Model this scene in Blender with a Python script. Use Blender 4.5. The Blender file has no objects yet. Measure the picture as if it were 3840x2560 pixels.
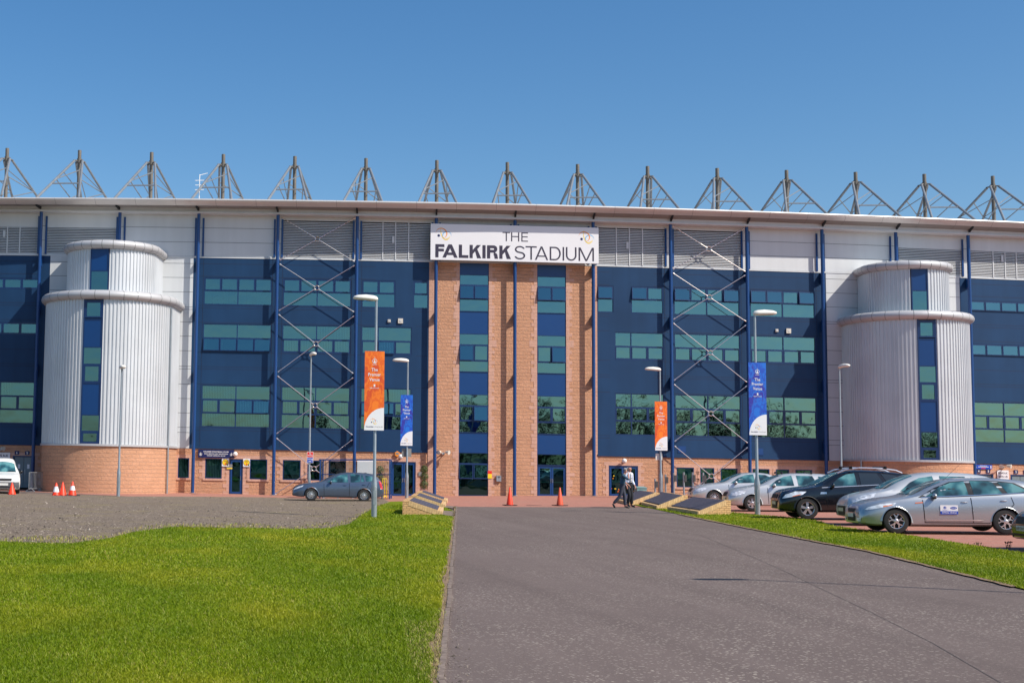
import bpy, bmesh, math, random
import numpy as np
from mathutils import Vector, Matrix, Euler
from mathutils.bvhtree import BVHTree
random.seed(7); rng = np.random.default_rng(7)
SC = bpy.context.scene
# ------------------------------------------------------------------ camera
F, YAW, PITCH, ROLL, PX, CH = 5025.4, .04059, .09019, .01891, -935.55, 1.75
cy_, sy_ = math.cos(YAW), math.sin(YAW)
fw = np.array([sy_*math.cos(PITCH), cy_*math.cos(PITCH), math.sin(PITCH)])
r0 = np.array([cy_, -sy_, 0.]); u0 = np.cross(r0, fw)
RR = r0*math.cos(ROLL)+u0*math.sin(ROLL); UU = -r0*math.sin(ROLL)+u0*math.cos(ROLL)
CAMO = np.array([0, 0, CH])
cd = bpy.data.cameras.new('camera'); cam = bpy.data.objects.new('camera', cd)
SC.collection.objects.link(cam); SC.camera = cam
M = Matrix(((RR[0], UU[0], -fw[0], 0), (RR[1], UU[1], -fw[1], 0), (RR[2], UU[2], -fw[2], CH), (0, 0, 0, 1)))
cam.matrix_world = M
cd.sensor_width = 36; cd.lens = 36*F/3840; cd.shift_x = -PX/3840
cd.clip_end = 3000; cd.clip_start = .1
# ------------------------------------------------------------------ light
SUN_A, SUN_E = math.radians(54), math.radians(45)
sdir = Vector((math.sin(SUN_A)*math.cos(SUN_E), -math.cos(SUN_A)*math.cos(SUN_E), math.sin(SUN_E)))
sl = bpy.data.lights.new('sun', 'SUN'); sl.energy = 4.5; sl.angle = math.radians(.5); sl.color = (1, .93, .83)
so = bpy.data.objects.new('sun', sl); SC.collection.objects.link(so)
so.rotation_euler = sdir.to_track_quat('Z', 'Y').to_euler()
w = bpy.data.worlds.new('World'); SC.world = w; w.use_nodes = True
nt = w.node_tree; bg = nt.nodes['Background']
sk = nt.nodes.new('ShaderNodeTexSky'); sk.sky_type = 'NISHITA'; sk.sun_disc = False
sk.sun_elevation = SUN_E; sk.sun_rotation = math.pi-SUN_A
sk.air_density = 1.0; sk.dust_density = 1.0; sk.ozone_density = 2.6; sk.altitude = 0
hs = nt.nodes.new('ShaderNodeHueSaturation'); hs.inputs['Saturation'].default_value = 1.3; hs.inputs['Hue'].default_value = .5
nt.links.new(sk.outputs[0], hs.inputs['Color']); nt.links.new(hs.outputs[0], bg.inputs[0])
bg.inputs[1].default_value = .108
SC.view_settings.view_transform = 'Standard'; SC.view_settings.look = 'None'
SC.view_settings.exposure = .32; SC.view_settings.gamma = 1
SC.cycles.max_bounces = 8; SC.cycles.transparent_max_bounces = 16
# ------------------------------------------------------------------ geometry of the place
S = 3840/2352
def ray(x, y): return fw+RR*((x*S-1920-PX)/F)-UU*((y*S-1280)/F)
GKX = [-70, -12, 0, 5.5, 12.4, 20, 32]; GKZ = [-.08, -.07, -.08, -.12, 0., .144, .33]     # gentle cross fall of the ground
def gz(x): return float(np.interp(x, GKX, GKZ))
def gnd(x, y):
    d = ray(x, y); lo, hi = 3., 140.
    for _ in range(50):
        m = (lo+hi)/2; p = CAMO+d*m
        if p[2] > gz(p[0]): lo = m
        else: hi = m
    return CAMO+d*lo
def proj(p):
    q = np.array(p)-CAMO; dd = q@fw
    return ((1920+PX+F*(q@RR)/dd)/S, (1280-F*(q@UU)/dd)/S)
def z_at(p, y):          # height above point p seen at picture row y
    lo, hi = -1, 30
    for _ in range(40):
        m = (lo+hi)/2
        if proj((p[0], p[1], p[2]+m))[1] > y: lo = m
        else: hi = m
    return m
BX0, BB = -10.07759, 4.70954
def FY(X): return 78.66903+.00153*(X-19.82497)**2
KX, KY = .158, .987
def fpt(X, z, o=0.): return (X-o*KX, FY(X)-o*KY, z)
def bx(k, u): return BX0+BB*(k+u)
def fac(x, y, o=0.):
    d = ray(x, y); t = 80.
    for _ in range(25):
        p = CAMO+d*t; t = (FY(p[0]+o*KX)-o*KY)/d[1]
    p = CAMO+d*t; return p[0]+o*KX, p[2]
# ------------------------------------------------------------------ materials
MATS = {}
def nmat(name):
    m = bpy.data.materials.new(name); m.use_nodes = True; MATS[name] = m
    return m, m.node_tree, m.node_tree.nodes['Principled BSDF']
def plain(name, col, rough=.5, metal=0., vary=.06, scale=3., spec=.5, coat=0., bump=0., bscale=30., streak=0.):
    m, t, b = nmat(name)
    b.inputs['Roughness'].default_value = rough; b.inputs['Metallic'].default_value = metal
    b.inputs['Specular IOR Level'].default_value = spec
    b.inputs['Coat Weight'].default_value = coat; b.inputs['Coat Roughness'].default_value = .04
    tc = t.nodes.new('ShaderNodeTexCoord')
    n = t.nodes.new('ShaderNodeTexNoise'); n.inputs['Scale'].default_value = scale; n.inputs['Detail'].default_value = 5
    t.links.new(tc.outputs['Object'], n.inputs['Vector'])
    r = t.nodes.new('ShaderNodeMapRange'); r.inputs[1].default_value = .3; r.inputs[2].default_value = .7
    r.inputs[3].default_value = 1-vary; r.inputs[4].default_value = 1+vary
    t.links.new(n.outputs[0], r.inputs[0])
    if streak:
        n3 = t.nodes.new('ShaderNodeTexNoise'); n3.inputs['Scale'].default_value = 1; n3.inputs['Detail'].default_value = 6; mp = t.nodes.new('ShaderNodeMapping'); mp.inputs['Scale'].default_value = (2.2, 2.2, .12)
        t.links.new(tc.outputs['Object'], mp.inputs[0]); t.links.new(mp.outputs[0], n3.inputs['Vector']); ml = t.nodes.new('ShaderNodeMath'); ml.operation = 'MULTIPLY_ADD'; ml.inputs[1].default_value = streak; t.links.new(n3.outputs[0], ml.inputs[0]); t.links.new(r.outputs[0], ml.inputs[2]); r = ml
        ml2 = t.nodes.new('ShaderNodeMath'); ml2.operation = 'SUBTRACT'; ml2.inputs[1].default_value = streak*.5; t.links.new(ml.outputs[0], ml2.inputs[0]); r = ml2
    mx = t.nodes.new('ShaderNodeVectorMath'); mx.operation = 'SCALE'; mx.inputs[0].default_value = col[:3]
    t.links.new(r.outputs[0], mx.inputs['Scale']); t.links.new(mx.outputs[0], b.inputs['Base Color'])
    if bump:
        n2 = t.nodes.new('ShaderNodeTexNoise'); n2.inputs['Scale'].default_value = bscale; n2.inputs['Detail'].default_value = 4
        t.links.new(tc.outputs['Object'], n2.inputs['Vector'])
        bp = t.nodes.new('ShaderNodeBump'); bp.inputs['Distance'].default_value = bump; bp.inputs['Strength'].default_value = 1
        t.links.new(n2.outputs[0], bp.inputs['Height']); t.links.new(bp.outputs[0], b.inputs['Normal'])
    return m
def ramp(t, fac, stops):
    r = t.nodes.new('ShaderNodeValToRGB'); e = r.color_ramp.elements
    while len(e) < len(stops): e.new(.5)
    for q, (p, c) in zip(e, stops): q.position = p; q.color = (*c, 1) if len(c) == 3 else c
    t.links.new(fac, r.inputs[0]); return r.outputs[0]
def noise(t, vec, scale, detail=4, rough=.5, stretch=None):
    if stretch:
        mp = t.nodes.new('ShaderNodeMapping'); mp.inputs['Scale'].default_value = stretch
        t.links.new(vec, mp.inputs[0]); vec = mp.outputs[0]
    n = t.nodes.new('ShaderNodeTexNoise'); n.inputs['Scale'].default_value = scale
    n.inputs['Detail'].default_value = detail; n.inputs['Roughness'].default_value = rough
    t.links.new(vec, n.inputs['Vector']); return n.outputs[0]
def mixc(t, f, a, b, mode='MIX'):
    m = t.nodes.new('ShaderNodeMix'); m.data_type = 'RGBA'; m.blend_type = mode
    for s, v in ((m.inputs[0], f), (m.inputs[6], a), (m.inputs[7], b)):
        if isinstance(v, (int, float)): s.default_value = v
        elif isinstance(v, tuple): s.default_value = (*v, 1)
        else: t.links.new(v, s)
    return m.outputs[2]
def brickmat(name, c1, c2, mortar, bw, bh, rough_h=.03, msize=.012, uvn=True, face=12.):
    m, t, b = nmat(name); b.inputs['Roughness'].default_value = .85; b.inputs['Specular IOR Level'].default_value = .2
    tc = t.nodes.new('ShaderNodeTexCoord'); v = tc.outputs['UV']
    br = t.nodes.new('ShaderNodeTexBrick'); br.inputs['Scale'].default_value = 1
    br.inputs['Brick Width'].default_value = bw; br.inputs['Row Height'].default_value = bh
    br.inputs['Mortar Size'].default_value = msize; br.inputs['Mortar Smooth'].default_value = .2
    br.inputs['Color1'].default_value = (*c1, 1); br.inputs['Color2'].default_value = (*c2, 1); br.inputs['Mortar'].default_value = (*mortar, 1)
    t.links.new(v, br.inputs['Vector'])
    ob = tc.outputs['Object']
    n = noise(t, ob, 1.1, 6, .6)
    c = mixc(t, ramp(t, n, [(.3, (.0, .0, .0)), (.75, (.5, .5, .5))]), br.outputs[0], tuple(x*.72 for x in c1))
    n2 = noise(t, ob, face, 5, .62)
    c = mixc(t, .35, c, ramp(t, n2, [(.3, tuple(x*.78 for x in c1)), (.7, tuple(min(1, x*1.2) for x in c2))]))
    t.links.new(c, b.inputs['Base Color'])
    inv = t.nodes.new('ShaderNodeMath'); inv.operation = 'SUBTRACT'; inv.inputs[0].default_value = 1; t.links.new(br.outputs[1], inv.inputs[1])
    mu = t.nodes.new('ShaderNodeMath'); mu.operation = 'MULTIPLY_ADD'; t.links.new(n2, mu.inputs[0]); t.links.new(inv.outputs[0], mu.inputs[1]); t.links.new(inv.outputs[0], mu.inputs[2])
    bp = t.nodes.new('ShaderNodeBump'); bp.inputs['Distance'].default_value = rough_h; t.links.new(mu.outputs[0], bp.inputs['Height'])
    t.links.new(bp.outputs[0], b.inputs['Normal']); return m
def glassmat(name, gloss, trans, fac, diff=None):
    m = bpy.data.materials.new(name); m.use_nodes = True; t = m.node_tree; MATS[name] = m
    for n in list(t.nodes): t.nodes.remove(n)
    o = t.nodes.new('ShaderNodeOutputMaterial'); g = t.nodes.new('ShaderNodeBsdfGlossy'); g.inputs['Roughness'].default_value = .015
    g.inputs['Color'].default_value = (*gloss, 1)
    tr = t.nodes.new('ShaderNodeBsdfTransparent'); tr.inputs['Color'].default_value = (*trans, 1)
    mx = t.nodes.new('ShaderNodeMixShader')
    lw = t.nodes.new('ShaderNodeFresnel'); lw.inputs[0].default_value = 1.5
    mr = t.nodes.new('ShaderNodeMapRange'); mr.inputs[3].default_value = fac; mr.inputs[4].default_value = 1
    t.links.new(lw.outputs[0], mr.inputs[0]); t.links.new(mr.outputs[0], mx.inputs[0])
    t.links.new(tr.outputs[0], mx.inputs[1]); t.links.new(g.outputs[0], mx.inputs[2]); t.links.new(mx.outputs[0], o.inputs[0])
    tc = t.nodes.new('ShaderNodeTexCoord'); n = noise(t, tc.outputs['Object'], .7, 2)
    bp = t.nodes.new('ShaderNodeBump'); bp.inputs['Distance'].default_value = .012; t.links.new(n, bp.inputs['Height']); t.links.new(bp.outputs[0], g.inputs['Normal'])
    return m
blue = plain('blue_cladding', (.011, .044, .112), .5, 0, .12, .4, spec=.25, streak=.3)
bluep = plain('blue_paint', (.008, .052, .19), .3, 0, .05, 1)
bluef = plain('blue_frame', (.006, .03, .11), .35, 0, .05, 1)
bluepan = plain('bright_blue_panel', (.003, .045, .17), .35, 0, .04, .6)
white = plain('white_cladding', (.60, .62, .63), .45, 0, .04, .35, streak=.18)
silver = plain('silver_corrugated', (.60, .62, .64), .38, .25, .05, .6, streak=.22)
ringm = plain('grey_ring_metal', (.50, .50, .51), .42, .2, .05, .7)
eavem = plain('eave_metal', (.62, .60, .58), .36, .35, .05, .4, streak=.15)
soffm = plain('soffit', (.26, .24, .225), .6, 0, .05, .4)  # shade under the eave put into the base colour
louv = plain('louvre_grey', (.55, .56, .57), .5, .2, .05, 1)
dark = plain('dark_gap', (.015, .017, .02), .8)
inter = plain('room_interior', (.10, .13, .13), .9, 0, .5, .35)
blindm = plain('blind_fabric', (.75, .8, .78), .8)
seam = plain('panel_seam', (.10, .11, .12), .7)
seamb = plain('blue_seam', (.004, .012, .04), .7)
galv = plain('galvanised_steel', (.36, .40, .43), .38, .55, .12, 2)
mastm = plain('mast_steel', (.15, .135, .115), .6, .2, .25, 1.2)
strut = plain('strut_steel', (.20, .22, .24), .5, .2, .12, 2)
rodm = plain('polished_rod', (.75, .72, .68), .22, .9, .05)
stone = brickmat('rock_faced_stone', (.55, .29, .17), (.64, .345, .21), (.55, .36, .27), .43, .21, .05)
smooth = brickmat('smooth_stone', (.58, .34, .25), (.64, .385, .29), (.5, .30, .23), .45, .21, .006, .008)
ybrick = brickmat('yellow_brick', (.60, .36, .16), (.68, .43, .21), (.10, .06, .045), .22, .078, .008, .011)
slate = brickmat('engraved_slate', (.07, .072, .10), (.095, .09, .125), (.045, .045, .06), .5, .12, .006, .01)
glass = glassmat('teal_glass', (.165, .325, .36), (.22, .46, .48), .66)
glassd = glassmat('dark_teal_glass', (.10, .26, .27), (.30, .60, .56), .34)
glassc = glassmat('clear_glass', (.8, .85, .85), (.72, .80, .80), .08)
signw = plain('sign_white', (.78, .78, .80), .4, 0, .015, .5)
ink = plain('lettering', (.035, .028, .055), .5)
whitep = plain('white_plastic', (.82, .82, .80), .4)
headm = plain('lamp_head_plastic', (.78, .76, .70), .4)
orangec = plain('cone_orange', (.90, .05, .012), .45, 0, .08, 6)
orangeb = plain('faded_cone', (.70, .085, .03), .55, 0, .1, 6)
rubber = plain('black_rubber', (.02, .02, .02), .8)
blk = plain('black_trim', (.01, .011, .013), .3)
chrome = plain('chrome', (.8, .8, .8), .12, 1., .02)
redm = plain('red', (.75, .03, .02), .4); bluesg = plain('sign_blue', (.01, .06, .42), .4)
navy = plain('navy', (.006, .012, .09), .45)
yel = plain('yellow', (.90, .62, .02), .45); org = plain('orange', (.9, .3, .03), .45); sky_b = plain('light_blue', (.02, .38, .72), .45)
greym = plain('grey_plate', (.22, .22, .21), .6); skin = plain('skin', (.52, .24, .17), .6, 0, .1, 20)
hairg = plain('grey_hair', (.38, .37, .37), .8, 0, .35, 60)
doorg = plain('grey_door', (.16, .21, .23), .5)
# ------------------------------------------------------------------ mesh helpers
def link(o): SC.collection.objects.link(o); return o
def tag(o, label=None, cat=None, group=None, kind=None):
    for k, v in (('label', label), ('category', cat), ('group', group), ('kind', kind)):
        if v: o[k] = v
    return o
def empty(name, loc=(0, 0, 0), rz=0., label=None, cat=None, group=None, par=None):
    o = bpy.data.objects.new(name, None); link(o); o.location = loc; o.rotation_euler = (0, 0, rz); o.empty_display_size = .1
    if par: o.parent = par
    return tag(o, label, cat, group)
class MB:
    def __init__(s): s.v = []; s.f = []; s.m = []; s.uv = []
    def poly(s, pts, mi=0, uv=None):
        n = len(s.v); s.v += [tuple(map(float, p)) for p in pts]; s.f.append(list(range(n, n+len(pts)))); s.m.append(mi)
        s.uv.append(uv or [(p[0], p[2]) for p in pts])
    def hexa(s, P, mi=0):    # 8 points: bottom 4 ccw, top 4
        for q in ((3, 2, 1, 0), (4, 5, 6, 7), (0, 1, 5, 4), (1, 2, 6, 5), (2, 3, 7, 6), (3, 0, 4, 7)): s.poly([P[i] for i in q], mi)
    def box(s, a, b, mi=0):
        x0, y0, z0 = a; x1, y1, z1 = b
        s.hexa([(x0, y0, z0), (x1, y0, z0), (x1, y1, z0), (x0, y1, z0), (x0, y0, z1), (x1, y0, z1), (x1, y1, z1), (x0, y1, z1)], mi)
    def fbox(s, X1, X2, z1, z2, o1, o2, mi=0):      # box on the curved front, o = distance out from the wall
        if o1 > o2: o1, o2 = o2, o1
        s.hexa([fpt(X1, z1, o2), fpt(X2, z1, o2), fpt(X2, z1, o1), fpt(X1, z1, o1), fpt(X1, z2, o2), fpt(X2, z2, o2), fpt(X2, z2, o1), fpt(X1, z2, o1)], mi)
    def tube(s, a, b, r, r2=None, n=8, mi=0, caps=True):
        a = Vector(a); b = Vector(b); d = (b-a).normalized(); r2 = r if r2 is None else r2
        x = d.orthogonal().normalized(); y = d.cross(x)
        A = [a+(x*math.cos(i*2*math.pi/n)+y*math.sin(i*2*math.pi/n))*r for i in range(n)]
        B = [b+(x*math.cos(i*2*math.pi/n)+y*math.sin(i*2*math.pi/n))*r2 for i in range(n)]
        for i in range(n): j = (i+1) % n; s.poly([A[i], A[j], B[j], B[i]], mi)
        if caps: s.poly(A[::-1], mi); s.poly(B, mi)
    def lathe(s, prof, c=(0, 0, 0), n=20, mi=0):
        for (r1, z1), (r2, z2) in zip(prof, prof[1:]):
            for i in range(n):
                a, b = 2*math.pi*i/n, 2*math.pi*(i+1)/n
                P = [(c[0]+r1*math.cos(a), c[1]+r1*math.sin(a), c[2]+z1), (c[0]+r1*math.cos(b), c[1]+r1*math.sin(b), c[2]+z1),
                     (c[0]+r2*math.cos(b), c[1]+r2*math.sin(b), c[2]+z2), (c[0]+r2*math.cos(a), c[1]+r2*math.sin(a), c[2]+z2)]
                s.poly(P, mi)
    def ball(s, c, r, n=14, mi=0, sc=(1, 1, 1)):
        m = n//2
        pr = [(r*math.sin(math.pi*i/m), -r*math.cos(math.pi*i/m)) for i in range(m+1)]
        k = len(s.v); s.lathe(pr, (0, 0, 0), n, mi)
        for i in range(k, len(s.v)): v = s.v[i]; s.v[i] = (c[0]+v[0]*sc[0], c[1]+v[1]*sc[1], c[2]+v[2]*sc[2])
    def build(s, name, mats, parent=None, smooth=False, merge=True, ang=40, recalc=False):
        me = bpy.data.meshes.new(name); me.from_pydata(s.v, [], s.f)
        for m in (mats if isinstance(mats, (list, tuple)) else [mats]): me.materials.append(m)
        me.polygons.foreach_set('material_index', s.m)
        uvl = me.uv_layers.new(name='UVMap'); flat = []
        for p, u in zip(s.f, s.uv):
            for q in u: flat += [float(q[0]), float(q[1])]
        uvl.data.foreach_set('uv', flat); me.validate()
        if merge:
            bm = bmesh.new(); bm.from_mesh(me); bmesh.ops.remove_doubles(bm, verts=bm.verts, dist=1e-5); bm.to_mesh(me); bm.free()
        if recalc:
            bm = bmesh.new(); bm.from_mesh(me); bmesh.ops.recalc_face_normals(bm, faces=bm.faces); bm.to_mesh(me); bm.free()
        if smooth:
            me.polygons.foreach_set('use_smooth', [True]*len(me.polygons)); me.set_sharp_from_angle(angle=math.radians(ang))
        o = bpy.data.objects.new(name, me); link(o)
        if parent: o.parent = parent
        return o
def copy_tree(o, parent=None):
    c = o.copy(); link(c); c.parent = parent
    for ch in list(o.children): copy_tree(ch, c)
    return c
_txt = {}
def text_mesh(body, bold=0.):
    key = (body, bold)
    if key in _txt: return _txt[key]
    cu = bpy.data.curves.new('t', 'FONT'); cu.body = body; cu.size = 1; cu.offset = bold; cu.extrude = 0; cu.resolution_u = 4
    cu.align_x = 'LEFT'
    o = bpy.data.objects.new('t', cu); link(o); bpy.context.view_layer.update()
    dg = bpy.context.evaluated_depsgraph_get(); me = bpy.data.meshes.new_from_object(o.evaluated_get(dg))
    V = np.array([v.co[:] for v in me.vertices]); Fc = [list(p.vertices) for p in me.polygons]
    bpy.data.objects.remove(o); bpy.data.meshes.remove(me); bpy.data.curves.remove(cu)
    V[:, 0] -= V[:, 0].min(); V[:, 1] -= V[:, 1].min()
    _txt[key] = (V, Fc); return _txt[key]
def add_text(mb, body, mapf, x0, z0, wid, hei, mi=0, bold=0., mirror=False):
    V, Fc = text_mesh(body, bold); sx = wid/V[:, 0].max(); sz = hei/V[:, 1].max()
    for f in Fc:
        pts = [mapf(x0+(V[i, 0]*sx if not mirror else wid-V[i, 0]*sx), z0+V[i, 1]*sz) for i in f]
        mb.poly(pts, mi)
def swirl(mb, mapf, x, z, s, mats=(1, 2, 3, 4)):   # the ribbon-and-ball emblem; s = width
    def arc(cx, cz, rx, rz, a0, a1, w, mi, rot=0):
        n = 14; pin = []; pout = []
        for i in range(n+1):
            t = i/n; a = math.radians(a0+(a1-a0)*t); ww = w*math.sin(math.pi*min(max(t, .04), .96))
            for lst, k in ((pin, 1), (pout, 1+ww)):
                px, pz = rx*k*math.cos(a), rz*k*math.sin(a)
                lst.append(mapf(x+s*(cx+px*math.cos(rot)-pz*math.sin(rot)), z+s*(cz+px*math.sin(rot)+pz*math.cos(rot))))
        for i in range(n): mb.poly([pin[i], pin[i+1], pout[i+1], pout[i]], mi)
    arc(.30, .42, .34, .30, 190, -60, .22, mats[0], -.35)
    arc(.62, .62, .34, .58, 150, 300, .14, mats[1], .1)
    arc(.68, .28, .27, .25, -10, 240, .18, mats[2], .1)
    arc(.62, .30, .26, .2, 250, 330, .2, mats[1], .2)
    c = [mapf(x+s*(.14+.085*math.cos(a*.5236)), z+s*(.28+.085*math.sin(a*.5236))) for a in range(12)]
    mb.poly(c, mats[3])

# ================================================================== GROUND
def sheet(name, pts, dz, mat, kind='structure', sub=None, res=None):
    """ground sheet from world xy outline, lying dz above the ground plane"""
    bm = bmesh.new(); vs = [bm.verts.new((p[0], p[1], 0)) for p in pts]; f_ = bm.faces.new(vs); f_.normal_update()
    bmesh.ops.triangulate(bm, faces=bm.faces[:], ngon_method='EAR_CLIP')
    for kx in GKX: bmesh.ops.bisect_plane(bm, geom=bm.verts[:]+bm.edges[:]+bm.faces[:], plane_co=(kx, 0, 0), plane_no=(1, 0, 0))
    for v in bm.verts: v.co.z = gz(v.co.x)+dz
    me = bpy.data.meshes.new(name); bm.to_mesh(me); bm.free(); me.materials.append(mat)
    o = link(bpy.data.objects.new(name, me))
    for p in me.polygons:
        if p.normal.z < 0: p.flip()
    return tag(o, kind=kind)
def groundmat(name, fn):
    m, t, b = nmat(name); b.inputs['Roughness'].default_value = .9; b.inputs['Specular IOR Level'].default_value = .15
    tc = t.nodes.new('ShaderNodeTexCoord'); fn(t, b, tc.outputs['Object']); return m
def bumpit(t, b, h, d):
    bp = t.nodes.new('ShaderNodeBump'); bp.inputs['Distance'].default_value = d; t.links.new(h, bp.inputs['Height']); t.links.new(bp.outputs[0], b.inputs['Normal'])
def f_asph(t, b, ob):
    n = noise(t, ob, .3, 7, .68); c = ramp(t, n, [(.3, (.118, .091, .082)), (.5, (.145, .113, .102)), (.7, (.170, .133, .120))])
    g = noise(t, ob, 60, 3, .6); c = mixc(t, .45, c, ramp(t, g, [(.3, (.07, .054, .049)), (.7, (.205, .16, .145))]))
    for sc, th, msk in ((27, .36, .74), (14, .24, .84)):
        v = t.nodes.new('ShaderNodeTexVoronoi'); v.inputs['Scale'].default_value = sc; t.links.new(ob, v.inputs['Vector'])
        near = ramp(t, v.outputs['Distance'], [(0, (1, 1, 1)), (th, (1, 1, 1)), (th+.06, (0, 0, 0))])
        sp = t.nodes.new('ShaderNodeSeparateColor'); t.links.new(v.outputs['Color'], sp.inputs[0])
        pick = ramp(t, sp.outputs[0], [(0, (0, 0, 0)), (msk, (0, 0, 0)), (msk+.02, (1, 1, 1))])
        dn = ramp(t, noise(t, ob, .28, 3), [(.35, (.25, .25, .25)), (.62, (1, 1, 1))])
        mm = mixc(t, 1., near, pick, 'MULTIPLY'); mm = mixc(t, 1., mm, dn, 'MULTIPLY')
        c = mixc(t, mm, c, (.42, .37, .31))
    st = noise(t, ob, .5, 3, .5, (3, .12, 1)); c = mixc(t, .28, c, ramp(t, st, [(.35, (.11, .087, .080)), (.65, (.185, .148, .134))]))
    t.links.new(c, b.inputs['Base Color']); bumpit(t, b, g, .006)
def f_gravel(t, b, ob):
    n = noise(t, ob, .3, 5, .6); c = ramp(t, n, [(.3, (.15, .115, .085)), (.7, (.23, .185, .145))])
    g = noise(t, ob, 7, 8, .85); c = mixc(t, .75, c, ramp(t, g, [(.35, (.07, .055, .042)), (.5, (.19, .15, .115)), (.68, (.36, .30, .24))]))
    moss = ramp(t, noise(t, ob, .55, 5, .65), [(.52, (0, 0, 0)), (.7, (.6, .6, .6))])
    c = mixc(t, moss, c, (.24, .20, .09))
    t.links.new(c, b.inputs['Base Color']); bumpit(t, b, g, .03)
def f_dry(t, b, ob):
    g = noise(t, ob, 14, 6, .75); c = ramp(t, g, [(.3, (.17, .12, .06)), (.5, (.27, .22, .10)), (.7, (.20, .25, .04))])
    t.links.new(c, b.inputs['Base Color']); bumpit(t, b, g, .03)
def f_grass(t, b, ob):
    n = noise(t, ob, .5, 4, .55, (1, .45, 1)); c = ramp(t, n, [(.3, (.085, .13, .003)), (.5, (.135, .195, .004)), (.72, (.21, .25, .008))])
    g = noise(t, ob, 35, 5, .7); c = mixc(t, .5, c, ramp(t, g, [(.3, (.07, .10, .003)), (.7, (.21, .27, .01))]))
    t.links.new(c, b.inputs['Base Color']); bumpit(t, b, g, .03)
def f_pave(t, b, ob):
    br = t.nodes.new('ShaderNodeTexBrick'); br.inputs['Scale'].default_value = 1; br.inputs['Brick Width'].default_value = .22; br.inputs['Row Height'].default_value = .11
    br.inputs['Mortar Size'].default_value = .006; br.inputs['Color1'].default_value = (.38, .155, .115, 1); br.inputs['Color2'].default_value = (.47, .21, .16, 1); br.inputs['Mortar'].default_value = (.22, .12, .09, 1)
    t.links.new(ob, br.inputs['Vector'])
    n = noise(t, ob, .8, 5, .6); c = mixc(t, ramp(t, n, [(.35, (0, 0, 0)), (.7, (.55, .55, .55))]), br.outputs[0], (.33, .20, .155))
    t.links.new(c, b.inputs['Base Color']); bumpit(t, b, noise(t, ob, 50, 3), .003)
def f_conc(t, b, ob):
    g = noise(t, ob, 9, 6, .7); c = ramp(t, g, [(.3, (.13, .10, .085)), (.7, (.27, .215, .18))])
    t.links.new(c, b.inputs['Base Color']); bumpit(t, b, g, .01)
asph = groundmat('asphalt', f_asph); gravel = groundmat('gravel', f_gravel); dry = groundmat('dry_grass', f_dry)
grassm = groundmat('grass_ground', f_grass); pave = groundmat('brick_paving', f_pave); conc = groundmat('concrete', f_conc)
soil = groundmat('soil', lambda t, b, ob: (t.links.new(ramp(t, noise(t, ob, 12, 6, .7), [(.3, (.12, .08, .05)), (.7, (.34, .24, .16))]), b.inputs['Base Color'])))
# base ground reaching the horizon (follows the gentle cross slope in the middle)
mb = MB(); xs = [-1500]+GKX+[1500]
for i in range(len(xs)-1): mb.poly([(xs[i], -900, gz(xs[i])-.02), (xs[i+1], -900, gz(xs[i+1])-.02), (xs[i+1], 1500, gz(xs[i+1])-.02), (xs[i], 1500, gz(xs[i])-.02)])
tag(mb.build('ground', asph), kind='structure')
G2 = lambda pts: [tuple(gnd(*p)[:2]) for p in pts]
kerbL = [(1051, 1163), (1048, 1210), (1043, 1280), (1035, 1400), (1019, 1568)]
kL = G2(kerbL); d_ = (kL[-1][0]-kL[-2][0], kL[-1][1]-kL[-2][1]); kext = (kL[-1][0]-.9, -6)
grav_edge = [(897, 1152), (866, 1163), (835, 1180), (803, 1203), (762, 1213), (679, 1215.5), (574.6, 1213), (490, 1212.5), (398, 1211), (316, 1221), (246, 1238), (164, 1249), (60, 1247), (0, 1244), (-200, 1240)]
gv = G2(grav_edge)
# gravel lot
far = gnd(897, 1146); sheet('gravel_lot', gv[::-1]+[tuple(gnd(897, 1152)[:2]), tuple(gnd(880, 1145)[:2]), tuple(gnd(600, 1141)[:2]), tuple(gnd(300, 1139)[:2]), (-40, 79), (-60, 60)], -.006, gravel)
# plaza paving
sheet('plaza', [(-40, 81.5), (-12, 77.5), tuple(gnd(300, 1139)[:2]), tuple(gnd(600, 1141)[:2]), tuple(gnd(880, 1145)[:2]), tuple(gnd(897, 1152)[:2]), tuple(gnd(1010, 1157)[:2]),
      tuple(gnd(1051, 1163)[:2]), tuple(gnd(1300, 1163.5)[:2]), tuple(gnd(1410, 1163)[:2]), (22, 59), (60, 62), (60, 82), (20, 80.5)], -.010, pave)
sheet('car_park', [tuple(gnd(1560, 1170)[:2]), (19.3, 52.5), (20.3, 46), (20.6, 43), tuple(gnd(1911, 1208)[:2]), tuple(gnd(2021, 1222)[:2]), tuple(gnd(2119, 1234.6)[:2]), tuple(gnd(2241, 1254)[:2]), tuple(gnd(2352, 1271)[:2]), (19.5, 24), (19, 10), (60, 10), (60, 70), (22, 62)], -.014, pave)
roadR = [(1500, 1166), (1560, 1181), (1600, 1190), (1700, 1210), (1850, 1240), (2000, 1268), (2150, 1305), (2352, 1355)]
rR = G2(roadR)
sheet('road', kL+[kext, (25, -6), (16, 14)]+rR[::-1]+[tuple(gnd(1410, 1163.4)[:2]), tuple(gnd(1300, 1164)[:2])], .0, asph)
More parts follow.
